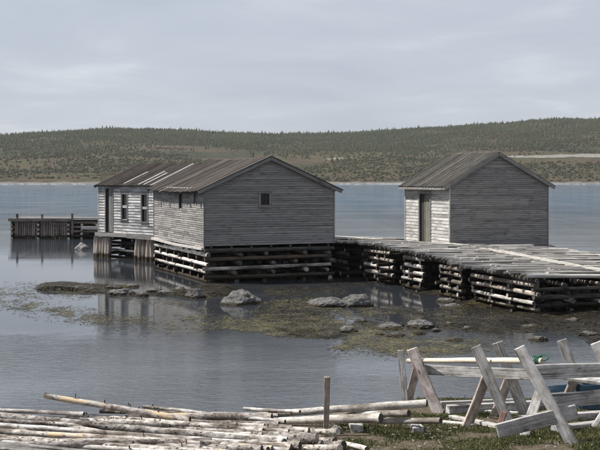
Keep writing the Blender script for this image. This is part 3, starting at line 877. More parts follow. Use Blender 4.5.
def corner_boards(root, W, L, he, mat, which=('fl', 'fr', 'bl')):
    for c, (x, y) in {'fl': (0, 0), 'fr': (W, 0), 'bl': (0, L), 'br': (W, L)}.items():
        if c in which:
            sx = -1 if x == 0 else 1; sy = -1 if y == 0 else 1
            plank('corner_board', mat, root, (x + sx * .03, y + sy * .012, -.02), (x + sx * .03, y + sy * .012, he - .02), .05, .07, up=(0, 1, 0), jit=.006)

# --- middle store -----------------------------------------------------------
TH2 = math.radians(22)
h2 = house_base('fishing_shed', 'large grey clapboard shed with one small square window, on dark log cribwork', 204.5, 246.2, 1.66, TH2)
W2, L2, HE2, GX2, GZ2 = 6.38, 9.0, 2.62, 3.15, 4.03
s0, zt_, zb_ = side_xy(h2.location, TH2, 181, 193.5, 208); s1, zt2_, zb2_ = side_xy(h2.location, TH2, 195.3, 193.5, 204)
X = Vector((1, 0, 0)); Y = Vector((0, 1, 0))
win2 = (2.69, 3.12, 2.62 - .82, 2.62 - .28)
wall(h2, M['gable_wood'], Vector((0, 0, 0)), X, -Y, W2, None, HE2, .108, [win2], gable=(GX2, GZ2))
wall(h2, M['shingle'], Vector((0, 0, 0)), Y, -X, L2, None, HE2 + .02, .10, [(s0 - .25, s0 + .2, zb_, zt_), (s1 - .2, s1 + .1, zb2_, zt2_)], zb=-.06, butt=(.7, 1.6))
wall(h2, M['gable_wood'], Vector((W2, 0, 0)), Y, X, L2, None, HE2, .30, [], butt=(4, 6))
wall(h2, M['gable_wood'], Vector((0, L2, 0)), X, Y, W2, None, HE2, .30, [], gable=(GX2, GZ2), butt=(4, 6))
opening(h2, 'window', Vector((0, 0, 0)), X, -Y, *win2, M['trim'], bars=True, fw=.09)
opening(h2, 'window', Vector((0, 0, 0)), Y, -X, s0 - .25, s0 + .2, zb_, zt_, M['trim'], fw=.05, sill=False)
opening(h2, 'window', Vector((0, 0, 0)), Y, -X, s1 - .2, s1 + .1, zb2_, zt2_, M['trim'], fw=.05, sill=False)
corner_boards(h2, W2, L2, HE2, M['trim'])
roof(h2, W2, L2, HE2, GX2, GZ2, .36, .16, M['felt'], M['batten_brown'], .48, ragged=.16, bw=.20, bt=.022, sag=.10)
plank('sill_beam', M['trim_pale'], h2, (-.09, -.02, -.12), (-.09, L2 * .55, -.17), .11, .14, up=(1, 0, 0), jit=.01)
plank('sill_beam', M['trim_pale'], h2, (-.09, L2 * .55 + .01, -.17), (-.09, L2 + .1, -.10), .11, .14, up=(1, 0, 0), jit=.01)
for i in range(7):
    x = .3 + i * (W2 - .6) / 6
    log('floor_joist', [M['crib_shaded'], M['end']], h2, (x, -.08, -.07), (x + U(-.05, .05), L2, -.07), .055, .065, sides=8, rings=2)

# --- right-hand store -------------------------------------------------------
TH3 = math.radians(19.5)
D3 = 52.0
h3 = thing('fishing_shed', 'smaller grey gabled shed with side door, standing on the pole deck', 'shed', (150.0 * D3 / F, D3, 1.30), TH3)
W3, L3 = 5.30, 4.9
HE3 = 4.47 - 1.30; GZ3 = 5.93 - 1.30; GX3 = 2.55
sd0, zdt, _ = side_xy(h3.location, TH3, 430.5, 194.5, 240); sd1, _, _ = side_xy(h3.location, TH3, 420.0, 194.5, 240)
wall(h3, M['gable_wood'], Vector((0, 0, 0)), X, -Y, W3, None, HE3, .095, [], gable=(GX3, GZ3), butt=(2.6, 4.6))
wall(h3, M['pale_wood'], Vector((0, 0, 0)), Y, -X, L3, None, HE3 + .02, .16, [(sd0, sd1, .18, zdt)], butt=(3, 5), tb=.03)
wall(h3, M['gable_wood'], Vector((W3, 0, 0)), Y, X, L3, None, HE3, .30, [], butt=(4, 6))
wall(h3, M['gable_wood'], Vector((0, L3, 0)), X, Y, W3, None, HE3, .30, [], gable=(GX3, GZ3), butt=(4, 6))
M['door_green'] = wood('grey_green_door_board', (.20, .20, .165), (.10, .10, .08), (.32, .31, .26), var=.5)
opening(h3, 'door', Vector((0, 0, 0)), Y, -X, sd0, sd1, .18, zdt, M['trim'], pane_mat=M['door_green'], fw=.11, sill=False, label='grey green plank door')
corner_boards(h3, W3, L3, HE3, M['pale_wood'], ('fl', 'bl')); corner_boards(h3, W3, L3, HE3, M['gable_wood'], ('fr',))
roof(h3, W3, L3, HE3, GX3, GZ3, .34, .14, M['felt'], M['batten'], .30, bw=.048, bt=.024, ragged=.03)
plank('eave_board', M['trim'], h3, (-.34, -.12, HE3 - .24), (-.34, L3 + .14, HE3 - .24), .10, .03, up=(1, 0, 0), jit=.02)

# --- left store -------------------------------------------------------------
TH1 = math.radians(44.5)
D1 = 62.0
h1 = thing('fishing_shed', 'white clapboard shed with two narrow windows and a door, on pilings', 'shed', ((158.3 - CX) * D1 / F, D1, 1.52), TH1)
L1, W1 = 5.85, 6.1; HE1 = 2.82; GZ1 = 4.05; GX1 = W1 / 2
def c1_(px, t, b): return side_xy(h1.location, TH1, px, t, b)
a0, t0, b0 = c1_(127.4, 193, 219.3); a1, _, _ = c1_(122.4, 193, 219.3)
e0, t1, b1 = c1_(147.6, 193.5, 221.6); e1, _, _ = c1_(142.2, 193.5, 221.6)
d0, td, bd = c1_(113.4, 188.3, 231); d1, _, _ = c1_(106, 188, 231)
wall(h1, M['white_wood'], Vector((0, 0, 0)), Y, -X, L1, None, HE1, .165, [(a0, a1, b0, t0), (e0, e1, b1, t1), (d0, d1, .02, td)], butt=(2.0, 4.0), tb=.045)
wall(h1, M['gable_wood'], Vector((0, 0, 0)), X, -Y, W1, None, HE1, .165, [], gable=(GX1, GZ1))
wall(h1, M['gable_wood'], Vector((W1, 0, 0)), Y, X, L1, None, HE1, .30, [], butt=(4, 6))
wall(h1, M['gable_wood'], Vector((0, L1, 0)), X, Y, W1, None, HE1, .30, [], gable=(GX1, GZ1), butt=(4, 6))
for (q0, q1, zb0, zt0) in ((a0, a1, b0, t0), (e0, e1, b1, t1)):
    w = opening(h1, 'window', Vector((0, 0, 0)), Y, -X, q0, q1, zb0, zt0, M['trim'], fw=.10)
    zm = zb0 + (zt0 - zb0) * .48
    plank_w(w, 'meeting_rail', M['trim_pale'], Vector((.0, q0 + .02, zm)), Vector((.0, q1 - .02, zm)), .14, .03, -X)
opening(h1, 'door', Vector((0, 0, 0)), Y, -X, d0, d1, .02, td, M['trim'], pane_mat=M['trim'], fw=.06, sill=False)
corner_boards(h1, W1, L1, HE1, M['pale_wood'], ('bl',)); corner_boards(h1, W1, L1, HE1, M['trim'], ('fl',))
roof(h1, W1, L1, HE1, GX1, GZ1, .22, .18, M['felt'], M['batten_dark'], .27, bw=.05, bt=.024, ragged=.03, white=((2, .0, .95), (5, .05, .55), (7, .05, .62), (13, .08, .60), (24, .0, 1.0)))
plank('sill_beam', M['trim'], h1, (-.10, -.15, -.15), (-.10, L1 * .48, -.13), .24, .16, up=(1, 0, 0), jit=.02)
plank('sill_beam', M['trim'], h1, (-.10, L1 * .48 + .01, -.12), (-.10, L1 + .2, -.14), .22, .16, up=(1, 0, 0), jit=.02)
plank('floor', M['trim'], h1, (W1 / 2, -.05, -.10), (W1 / 2, L1 + .05, -.10), W1 - .1, .12)

# small tan shed behind the left store
bs = thing('board_shed', 'small tan flat roofed board shed peeping over the white shed roof', 'shed', px_ray(100.5, HY, 71.5).to_2d().to_3d() + Vector((0, 0, 1.4)), .05)
for i in range(14):
    plank('board', M['shed_tan'], bs, (-.0 , 0, .13 + i * .26), (2.2, 0, .13 + i * .26), .255, .03, up=(0, 1, 0), jit=.004)
    plank('board', M['shed_tan'], bs, (0, .03, .13 + i * .26), (0, 1.6, .13 + i * .26), .255, .03, up=(1, 0, 0), jit=.004)
for (x_, y_) in ((.1, .12), (2.1, .12), (.1, 1.5), (2.1, 1.5)):
    log('post', [M['pile'], M['end']], bs, (x_, y_, -2.6), (x_, y_, .1), .11, .10, rings=2)
plank('floor', M['trim'], bs, (-.05, .8, -.03), (2.25, .8, -.03), 1.7, .08)
plank('roof', M['shed_tan'], bs, (-.08, .78, 3.69), (2.28, .78, 3.69), 1.75, .06)

# ------------------------------------------------------------------ cribwork
ICO = None
def blocking_ballast(parent, w, l, h):
    """heap of dark stones added inside a crib to block light"""
    global ICO
    if ICO is None:
        bm = bmesh.new(); bmesh.ops.create_icosphere(bm, subdivisions=1, radius=1.0)
        ICO = (np.array([v.co[:] for v in bm.verts]), np.array([[v.index for v in f.verts] for f in bm.faces])); bm.free()
    n = int(max(40, w * l * 26))
    P = np.stack([RNG.uniform(.30, max(.5, w - .25), n), RNG.uniform(.28, max(.5, l - .25), n), RNG.uniform(.05, h, n)], 1)
    R = RNG.uniform(.14, .26, (n, 1, 1)) * RNG.uniform(.7, 1.2, (n, 1, 3))
    V = (ICO[0][None] * R * RNG.uniform(.8, 1.2, (n, len(ICO[0]), 1)) + P[:, None]).reshape(-1, 3)
    Fq = (ICO[1][None] + (np.arange(n) * len(ICO[0]))[:, None, None]).reshape(-1, 3)
    o = big_mesh('blocking_ballast', V, Fq, M['blocking_ballast'], parent); o['kind'] = 'stuff'

def crib(name, label, origin, theta, w, l, z0, z1, pitch=.40, r=.10, nu=3, nv=3, mat_side=None, mat_front=None, group=None, special=None, over=.16, ends=None, fill=.80):
    """open log crib: layers of logs along x (front) alternating with layers along y (side)"""
    c = thing(name, label, 'crib', (origin[0], origin[1], z0), theta, group)
    ms = mat_side or M['crib']; mf = mat_front or M['crib_shaded']
    blocking_ballast(c, w, l, (z1 - z0) * fill)
    h = z1 - z0; n = max(1, int(round(h / (pitch / 2)))); dz = h / n; k = 0
    ed = ends or M['end']
    for i in range(n):
        z = dz * (i + .5)
        rr = min(r, dz * .60)
        if i % 2 == 0:
            for j in range(nv):
                y = l * j / max(1, nv - 1) + U(-.07, .07)
                m_ = mf
                if special and j == 0 and (i // 2) in special: m_ = special[i // 2]
                q = rr * U(.78, 1.12)
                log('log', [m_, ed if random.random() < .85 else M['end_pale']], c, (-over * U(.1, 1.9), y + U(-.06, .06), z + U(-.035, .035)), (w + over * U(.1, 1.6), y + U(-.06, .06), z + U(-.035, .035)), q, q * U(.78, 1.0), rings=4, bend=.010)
        else:
            for j in range(nu):
                x = w * j / max(1, nu - 1) + (U(-.05, .05) if j == 0 else U(-.28, .28))
                q = rr * U(.75, 1.12)
                log('log', [ms if not (j == 0 and random.random() < .35) else M['crib_sunlit'], ed if random.random() < .85 else M['end_pale']], c, (x + U(-.07, .07), -over * U(.1, 1.6), z + U(-.035, .035)), (x + U(-.07, .07), l + over * U(.1, 1.6), z + U(-.035, .035)), q, q * U(.78, 1.0), rings=4, bend=.010)
    return c

# under the middle store: one long crib; its sunlit side logs are coloured paler
loc2 = h2.location
crib('log_crib', 'long open log crib with side logs coloured pale as sunlit under the large grey shed', (loc2.x + .1, loc2.y), TH2, W2 - .25, L2 - .2, -.25, 1.55, pitch=.40, r=.105, nu=5, nv=8,
     mat_side=M['crib_sunlit'], mat_front=M['crib_shaded'], special={3: M['crib_rust'], 2: M['crib']})
# diagonal fender poles on the lit side of that crib
for i, (a, b) in enumerate(((.3, 3.2), (3.4, 6.2), (5.4, 8.6))):
    pass

# pilings and crib under the left store
def house1_pt(x, y, z=0):
    c, s = math.cos(TH1), math.sin(TH1)
    return Vector((h1.location.x + c * x - s * y, h1.location.y + s * x + c * y, z))
def bent(label, y0, y1, n, xo=-.05):
    p = house1_pt(xo, y0)
    t = thing('pile_bent', label, 'pilings', (p.x, p.y, -.3), TH1)
    for i in range(n):
        y = (y1 - y0) * i / (n - 1)
        log('pile', [M['pale_pile'], M['end']], t, (U(-.03, .03) - .06, y + U(-.05, .05), 0), (U(-.03, .03), y + U(-.03, .03), 1.54), .135 * U(.85, 1.1), .12 * U(.9, 1.1), rings=3, bend=.01)
    log('cap_log', [M['pale_pile'], M['end']], t, (.24, -.1, 1.44), (.24, y1 - y0 + .1, 1.44), .10, .10, rings=3)
    return t
sL0 = c1_(110.5, 200, 210)[0]; sL1 = c1_(95.5, 200, 210)[0]; sR0 = c1_(153, 200, 210)[0]; sR1 = c1_(137.5, 200, 210)[0]
bent('brown close set piles under the door end of the white shed', sL0, sL1 - .1, 6)
bent('brown close set piles under the window end of the white shed', sR0, sR1, 5)
pc = house1_pt(.75, .25)  # logs coloured dark and packed to black out gaps between the piles
crib('log_crib', 'dark log crib set back between the pilings of the white shed', (pc.x, pc.y), TH1, 4.6, 5.3, -.3, 1.40, pitch=.40, r=.10, nu=5, nv=6, fill=.97, mat_side=M['crib_shaded'], mat_front=M['crib_shaded'])

# ------------------------------------------------------------------ the pole-decked wharf
THD = math.radians(19.5)
ud = Vector((math.cos(THD), math.sin(THD), 0)); vd = Vector((math.sin(THD), -math.cos(THD), 0))   # across to the right, and towards the viewer
EDGE0 = px_flat(533, 276, 1.40); EDGE0.z = 0          # near left corner of the deck
def wharf(u, v, z=0.0):
    """u metres to the right of the lit edge, v metres back from the near end"""
    p = EDGE0 + ud * u - vd * v
    return Vector((p.x, p.y, z))
def deck_z(u, v):
    z = 1.38 + .30 * sstep(0, 12, v) - .10 * sstep(14.5, 20, v)
    hump = .07 * math.exp(-((u - 1.0) ** 2 / 3 + (v - 13.5) ** 2 / 12))
    return float(z + hump - .030 * u)
WD = 8.6
VEND = 22.5
dk = thing('wharf_deck', 'ragged deck of silvered poles in front of the smaller shed', 'wharf', (EDGE0.x, EDGE0.y, 0), math.atan2(ud.y, ud.x))
def dl(u, v, z): return Vector((u, v, z))      # local frame of the deck: x = u, y = v back
v = .05; k = 0
h3u = (Vector(h3.location) - EDGE0).dot(ud); h3v = -(Vector(h3.location) - EDGE0).dot(vd)
while v < VEND:
    d = U(.075, .16)
    uL = -.10 + .9 * (float(fbm(np.array([v * .9]), np.array([3.0]), 91, 3)[0]) - .55) + U(-.30, .12) + (.3 if random.random() < .12 else 0); uR = WD + U(-.5, .3)
    if v > 15.2: uL = -.6 - (v - 15.2) * .28 + U(-.4, .2)
    if v > 17: uR = U(3.2, 3.6)
    th = U(-.022, .022)
    segs = [(uL, uR)]
    if h3v - .05 < v < h3v + L3 + .1: segs = [(uL, h3u - .05 + U(-.03, 0)), (h3u + W3 + .06, max(uR, h3u + W3 + .5))]
    elif random.random() < .4:
        c = U(2.5, 6); segs = [(uL, c), (c + U(-.25, .05), uR)]
    lift = U(-.03, .025)
    for q0, q1 in segs:
        n_ = 6
        za = deck_z(q0, v) + lift; zb = deck_z(q1, v + th * (q1 - q0)) + lift
        log('deck_pole', [M['deck'], M['end']], dk, dl(q0, v, za), dl(q1, v + th * (q1 - q0), zb + U(-.02, .02)), d / 2 * U(.9, 1.1), d / 2 * U(.6, .9), sides=7, rings=3, bend=.004)
    v += d * .96; k += 1
# loose boards lying about on the deck
def clear_of_shed(u, v): return not (h3u - .5 < u < h3u + W3 + .5 and h3v - .4 < v < h3v + L3 + .5)
n_ = 0
while n_ < 120:
    u0 = U(-.7, WD - 1.6); v0 = U(.2, 17.5); L = U(1.2, 4.2); a = U(-.22, .22)
    u1 = u0 + L * math.cos(a); v1 = v0 + L * math.sin(a)
    if not (clear_of_shed(u0, v0) and clear_of_shed(u1, v1) and clear_of_shed((u0 + u1) / 2, (v0 + v1) / 2)) or u1 > WD + .2: continue
    z = .075 + U(0, .05)
    plank('loose_board', M['deck'], dk, dl(u0, v0, deck_z(u0, v0) + z), dl(u1, v1, deck_z(u1, v1) + z + U(-.02, .05)), U(.09, .2), U(.03, .05), jit=.02)
    n_ += 1
# worn runner planks along the deck
for (uu, w_) in ((3.55, .24), (3.85, .16)):
    vv = -.1
    while vv < h3v - .7:
        L = U(2.4, 4.2); v2 = min(vv + L, h3v - .5)
        du = .9 * vv / 12
        plank('runner_plank', M['deck_pale'], dk, dl(uu + U(-.05, .05), vv, deck_z(uu, vv) + .115), dl(uu + U(-.05, .05), v2, deck_z(uu, v2) + .12), w_, .045, jit=.02)
        vv = v2 + .03
for i in range(9):
    plank('runner_plank', M['deck_pale'], dk, dl(-.9 + i * .27, 17.2 + U(-.2, .2), deck_z(0, 17.2) + .12 + U(0, .03)), dl(-1.6 + i * .27, 21.2 + U(-.3, .3), deck_z(0, 21) + .13), .25, .04, jit=.02)
# stringers below the deck
for uu in (.12, 1.6, 3.4, 5.4, 7.4, 8.3):
    vv = 0.0
    while vv < (20 if uu < 3 else 16.5):
        v2 = vv + U(3.4, 4.6)
        log('stringer', [M['crib_shaded'], M['end']], dk, dl(uu, vv - .1, deck_z(uu, vv) - .16), dl(uu + U(-.08, .08), v2, deck_z(uu, v2) - .16), .085, .10, rings=3, bend=.004)
        vv = v2
# cribs on the lit side, named by where they stand
def edge_v(px, Z=1.2):
    """distance back along the lit edge for a photo column"""
    k = (px - CX) / F
    b = -vd
    return (k * EDGE0.y - EDGE0.x) / (b.x - k * b.y)
def wcrib(label, pxa, pxb, z0, u0=.12, w=6.6, pitch=.36, r=.105, mat_side=None, nu=6, nv=3, over=.16):
    va, vb = edge_v(pxa), edge_v(pxb)
    lo, hi = min(va, vb), max(va, vb)
    p = wharf(u0, lo)
    top = deck_z(.1, (lo + hi) / 2) - .27
    return crib('log_crib', label, (p.x, p.y), THD, w, hi - lo, z0, top, pitch=pitch, r=r, nu=nu, nv=nv, mat_side=mat_side, group='cribs along the lit edge of the wharf', over=over)
wcrib('largest log crib at the near corner of the pole deck', 532, 473, -.02, nv=4, mat_side=M['crib'], pitch=.28, r=.085)
wcrib('log crib second from the near corner of the pole deck', 460, 440, -.1, nv=3, mat_side=M['crib'], pitch=.28, r=.085)
wcrib('bright log crib third from the near corner of the pole deck', 420, 403, -.1, nv=3, mat_side=M['crib_sunlit'], pitch=.30, r=.09)
wcrib('jumbled log crib at the far end nearest the large grey shed', 388, 368, -.1, nv=3, mat_side=M['crib'], pitch=.30, r=.095, over=.35, w=5.0)
p = wharf(3.6, 1.2)  # added crib, blocks light from the open far side of the deck
crib('log_crib', 'long log crib added under the far side of the pole deck to block light', (p.x, p.y), THD, 4.2, 15.5, -.1, 1.02, pitch=.40, r=.12, nu=5, nv=12)
p = wharf(-.45, 16.0)  # added crib, stops light leaking between deck and large shed
crib('log_crib', 'log crib added beside the large grey shed to block light', (p.x, p.y), THD, 4.3, 5.4, -.2, 1.38, pitch=.36, r=.11, nu=6, nv=7, fill=.95)

# ------------------------------------------------------------------ far wharf on the left
ZW = 1.50
wl_ = px_ray(11.5, HY, 86); wl_.z = 0
fw_rot = math.radians(-3)
fw = thing('far_wharf', 'dark paling faced wharf standing in the water beyond the white shed', 'wharf', (wl_.x, wl_.y, 0), fw_rot)
LW = 4.55 + 2.6
for i in range(13):
    plank('deck_plank', M['trim'], fw, (-.25 + U(-.1, .1), .12 + i * .3, ZW + .06 + U(-.01, .015)), (LW + U(-.1, .15), .12 + i * .3, ZW + .06 + U(-.01, .015)), .28, .07, jit=.02)
plank('edge_beam', M['pile'], fw, (-.2, -.06, ZW - .03), (4.7, -.06, ZW - .03), .22, .2, up=(0, 0, 1), jit=.01)
x = .32
while x < 4.5:
    if not (2.05 < x < 2.3):
        log('paling', [M['pile'], M['end']], fw, (x, U(-.03, .03), -.6), (x + U(-.03, .03), U(-.03, .03), ZW - .13), .075 * U(.8, 1.15), .07, sides=8, rings=3, bend=.006)
    x += U(.14, .20)
for xx in (.18, 2.18, 4.55):
    log('mooring_post', [M['pile'], M['end']], fw, (xx + .22, .14, -.4), (xx + .22, .14, ZW + U(.40, .5)), .10, .09, rings=3)
for zz in (.05, .40, .75, 1.10):
    for xx in (.06, 2.18, 4.55, 5.6, 6.8):
        log('crib_log', [M['crib'], M['end_pale']], fw, (xx, -.22 + U(-.04, .04), zz), (xx, 3.6, zz), .10, .10, rings=2, bend=.004)
    for yy in (.25, 1.9, 3.4):
        log('crib_log', [M['pile'], M['end']], fw, (-.1, yy, zz + .17), (LW, yy, zz + .17), .095, .095, rings=2, bend=.004)
q = px_flat(84, 234.5, .55)
bd_ = plank('loose_plank', M['trim_pale'], None, (wl_.x + 5.6, wl_.y - .70, .88), (wl_.x + 7.2, wl_.y - .74, .86), .30, .22)
tag(bd_, 'short pale timber baulk fixed low against the far wharf', 'timber')

# ------------------------------------------------------------------ rocks
def rock(label, pxl, pxr, pyt, pyb, depth=.8, seed=0, mat=None, rough=.28, z0=-.08, flat=.55, group=None):
    D = depth_at(pyb, 0.02); w = (pxr - pxl) * D / F; cx = ((pxl + pxr) / 2 - CX) * D / F
    hgt = max(.88 * (pyb - pyt) * D / F, .09)
    bm = bmesh.new(); bmesh.ops.create_icosphere(bm, subdivisions=4, radius=1.0)
    rg = random.Random(seed)
    # a few chopped facets, then noise
    planes = []
    for k in range(13):
        n = Vector((rg.uniform(-1, 1), rg.uniform(-1, 1), rg.uniform(-.2, 1))).normalized()
        planes.append((n, rg.uniform(.55, .88)))
    from mathutils import noise as mnoise
    for v in bm.verts:
        p = v.co.copy()
        for n, d in planes:
            e = p.dot(n) - d
            if e > 0: p -= n * e * .9
        q = p * 1.7 + Vector((seed * 3.1, seed * 1.7, 0))
        p *= 1 + rough * (mnoise.fractal(q, 1.0, 2.1, 4)) * .55
        q2 = p * 5 + Vector((seed, 0, 0))
        p *= 1 + .12 * mnoise.fractal(q2, .8, 2.1, 4)
        v.co = p
    zs = [v.co.z for v in bm.verts]; xs = [v.co.x for v in bm.verts]
    mx = max(zs); wx = (max(xs) - min(xs)) / 2; xm = (max(xs) + min(xs)) / 2
    for v in bm.verts:
        z = v.co.z / mx
        v.co = Vector(((v.co.x - xm) / wx * w / 2, v.co.y * w / 2 * depth, (z * hgt) if z > 0 else z * .35))
    me = bpy.data.meshes.new('rock'); bm.to_mesh(me); bm.free(); me.materials.append(mat or M['rock'])
    me.polygons.foreach_set('use_smooth', [False] * len(me.polygons))
    o = bpy.data.objects.new('rock', me); link(o)
    o.location = (cx, D + w * depth * .30, 0.0)
    tag(o, label, 'rock', group)
    return o
rock('rounded grey boulder below the small window of the large shed', 217, 268, 288, 304.5, .7, 3)
rock('long low grey boulder with two humps below the dark wharf gap', 303, 352, 295.5, 306.5, .6, 8)
rock('pointed grey boulder joined to the right of the long low one', 334, 374, 291.3, 306.5, .6, 12)
rock('small grey rock at the tip of the spit below the bright crib', 183, 206, 286.5, 298, .7, 15)
rock('flat grey slab in the pool right of centre', 333, 359, 324.5, 332, .8, 17)
rock('broad flat ledge on the weed flat left of the sawhorses', 368, 404, 321.5, 329, .8, 21)
rock('broad flat ledge with a jagged crest on the weed flat', 408, 444, 318.5, 328.5, .9, 23)
rock('low grey rock just in front of the jagged ledge', 386, 406, 331.5, 336.5, .8, 27)
rock('small dark rock on the flat under the third crib', 436, 468, 303, 308.5, .9, 31)
rock('pale flat stone at the foot of the second crib', 434, 462, 297.5, 302, .9, 33)
rock('lone tan boulder awash in front of the far wharf', 74, 91, 241.5, 249.5, .8, 35, mat=M['rock_dry'])
for i, (a, b_, t, bt) in enumerate(((66, 84, 286, 290.5), (84, 98, 287, 291), (101, 122, 284.5, 288.5), (104, 136, 288, 294.5), (132, 150, 290, 296), (141, 165, 287, 292.5), (118, 139, 283.5, 287), (154, 176, 289.5, 294.5), (168, 188, 285.5, 291), (52, 68, 287.5, 290.5))):
    names = ['low grey rock near the left tip of the spit', 'small wedge of rock beside the leftmost spit rocks', 'raised dark slab at the back of the spit', 'largest pale slab in the middle of the spit',
             'cracked rock at the front of the spit', 'sloping slab right of the spit centre', 'thin slab along the rear water line of the spit', 'flat grey rock at the front right of the spit', 'dark block near the right end of the spit', 'leftmost low rock where the spit enters the water']
    rock(names[i], a, b_, t, bt, .9, 40 + i, group='rocks on the weedy spit')
for i, (px, py, w, h) in enumerate(((468, 330, 14, 5), (492, 322, 16, 4.5), (530, 328, 20, 5), (573, 322, 22, 5), (455, 341, 20, 5), (286, 303, 9, 3), (540, 341, 24, 6), (590, 336, 26, 6), (420, 334, 18, 4), (398, 326, 16, 4), (437, 331, 13, 4), (362, 322, 12, 3.5), (380, 335, 12, 3), (450, 325, 14, 4))):
    names = ['small grey stone right of the jagged ledge', 'small stone on the dark flat below the near crib', 'low stone in the puddles below the near crib corner', 'low stone on the dark flat at the right, by the cribs',
             'low stone behind the left sawhorse', 'tiny rock between the two grey boulders', 'weedy stone behind the middle sawhorse', 'weedy stone at the right edge of the flat',
             'thin slab in front of the jagged ledge', 'small block in the gap between the two ledges', 'small block at the right foot of the jagged ledge', 'small stone left of the broad flat ledge', 'low stone at the near edge of the weed left of the sawhorse', 'stone behind the right end of the jagged ledge']
    rock(names[i], px - w / 2, px + w / 2, py - h, py, .9, 60 + i, group='stones on the tidal flat')

# ------------------------------------------------------------------ seaweed
def weed_mat_():
    def leaves(n, sampler, size, lift, tilt, name, mat, label):
        x, y, z = sampler(n); n = len(x)
        a = RNG.uniform(0, 6.28, n); s = RNG.uniform(*size, n)
        el = RNG.uniform(1.2, 3.6, n)
        c, sn = np.cos(a), np.sin(a)
        tx = RNG.normal(0, tilt, n)
        V = np.zeros((n, 5, 3))
        shape = [(-1, -.3), (-.2, -.55), (1, -.1), (.45, .5), (-.6, .42)]
        for k, (p, q) in enumerate(shape):
            p_ = p * s * el * RNG.uniform(.7, 1.3, n); q_ = q * s * RNG.uniform(.7, 1.3, n)
            V[:, k, 0] = x + c * p_ - sn * q_; V[:, k, 1] = y + sn * p_ + c * q_
            V[:, k, 2] = z + lift + np.abs(tx) * s * (k in (0, 2, 3)) * RNG.uniform(0, 1, n)
        Fq = np.arange(n * 5).reshape(n, 5)
        o = big_mesh(name, V.reshape(-1, 3), Fq, mat)
        tag(o, label, 'seaweed', kind='stuff')
    # floating rafts of yellow weed left of and around the flat
    def float_(n):
        px = RNG.uniform(-30, 560, n); py = 281 + (RNG.uniform(0, 1, n) ** .9) * 82
        D = F * CH / (py - HY); x = (px - CX) * D / F; y = D
        dn = fbm(x * .45, y * .22, 71, 4)
        # raft belts
        belt = np.exp(-((py - np.interp(px, [0, 100, 200, 260], [291, 289, 299, 300])) / 7) ** 2) * sstep(240, 180, px)
        belt = np.maximum(belt, .9 * np.exp(-((py - np.interp(px, [0, 60, 120, 180], [303, 312, 320, 324])) / 6) ** 2) * sstep(185, 90, px))
        belt = np.maximum(belt, 1.0 * np.exp(-((py - np.interp(px, [200, 240, 280, 330, 400], [322, 325, 331, 340, 346])) / 7) ** 2) * sstep(150, 230, px) * sstep(540, 380, px))
        belt = np.maximum(belt, .9 * np.exp(-((py - 303) / 5) ** 2) * sstep(180, 215, px))
        belt = np.maximum(belt, .65 * sstep(225, 260, px) * sstep(297, 308, py) * sstep(344, 330, py) * sstep(520, 330, px))
        p = sstep(.44, .55, dn) * (.25 + .75 * sstep(.42, .62, fbm(x * 1.7, y * .8, 73, 3))) * belt * (.75 + .25 * sstep(180, 240, px))
        k = RNG.uniform(0, 1, n) < p
        x, y = x[k], y[k]
        return x, y, np.maximum(0.0, shore_h(x, y))
    leaves(260000, float_, (.012, .05), .010, .12, 'floating_rockweed', M['weed'], 'yellow brown rockweed floating in rafts on the shallow water')
    def wet(n):
        y = RNG.uniform(29, 54, n); px = RNG.uniform(15, 640, n); x = (px - CX) * y / F
        h = shore_h(x, y)
        k = (flat_mask(x, y) > .3) & (h > -.04) & (RNG.uniform(0, 1, n) < .35 + .65 * sstep(.40, .55, fbm(x * .8, y * .5, 77, 3)))
        return x[k], y[k], np.maximum(h[k], 0)
    leaves(150000, wet, (.012, .045), .008, .30, 'stranded_rockweed', M['weed_dark'], 'dark wet rockweed lying over the tidal flat and spit')
weed_mat_()

# ------------------------------------------------------------------ foreground: bank, grass, logs
def ground_z(x, y): return float(shore_h(np.array([x]), np.array([y]))[0])

def grass():
    n = 250000
    y = RNG.uniform(10.6, 16.8, n); px = RNG.uniform(-40, 660, n); x = (px - CX) * y / F
    d = fbm(x * 1.6, y * 1.6, 81, 4)
    k = (RNG.uniform(0, 1, n) < sstep(.36, .58, d) * np.where(px > 335, 1.0, .35)) & ~((px < 330) & (y < 13.6) & (y > 11.3) & (RNG.uniform(0, 1, n) < .9))
    x, y = x[k], y[k]; n = len(x); z = shore_h(x, y)
    h = RNG.uniform(.010, .036, n) * (1 + 1.3 * (RNG.uniform(0, 1, n) > .96)); w = RNG.uniform(.0018, .004, n); a = RNG.uniform(0, 6.28, n)
    lx = RNG.normal(0, .5, n) * h; ly = RNG.normal(0, .5, n) * h
    V = np.zeros((n, 5, 3))
    V[:, 0] = np.stack([x - w * np.cos(a), y - w * np.sin(a), z - .01], 1)
    V[:, 1] = np.stack([x + w * np.cos(a), y + w * np.sin(a), z - .01], 1)
    V[:, 2] = np.stack([x + .7 * w * np.cos(a) + lx * .35, y + .7 * w * np.sin(a) + ly * .35, z + h * .6], 1)
    V[:, 3] = np.stack([x + lx, y + ly, z + h], 1)
    V[:, 4] = np.stack([x - .7 * w * np.cos(a) + lx * .35, y - .7 * w * np.sin(a) + ly * .35, z + h * .6], 1)
    o = big_mesh('grass', V.reshape(-1, 3), np.arange(n * 5).reshape(n, 5), M['grass'])
    tag(o, 'short dry grass tufts on the bank around logs and sawhorses', 'grass', kind='stuff')
grass()

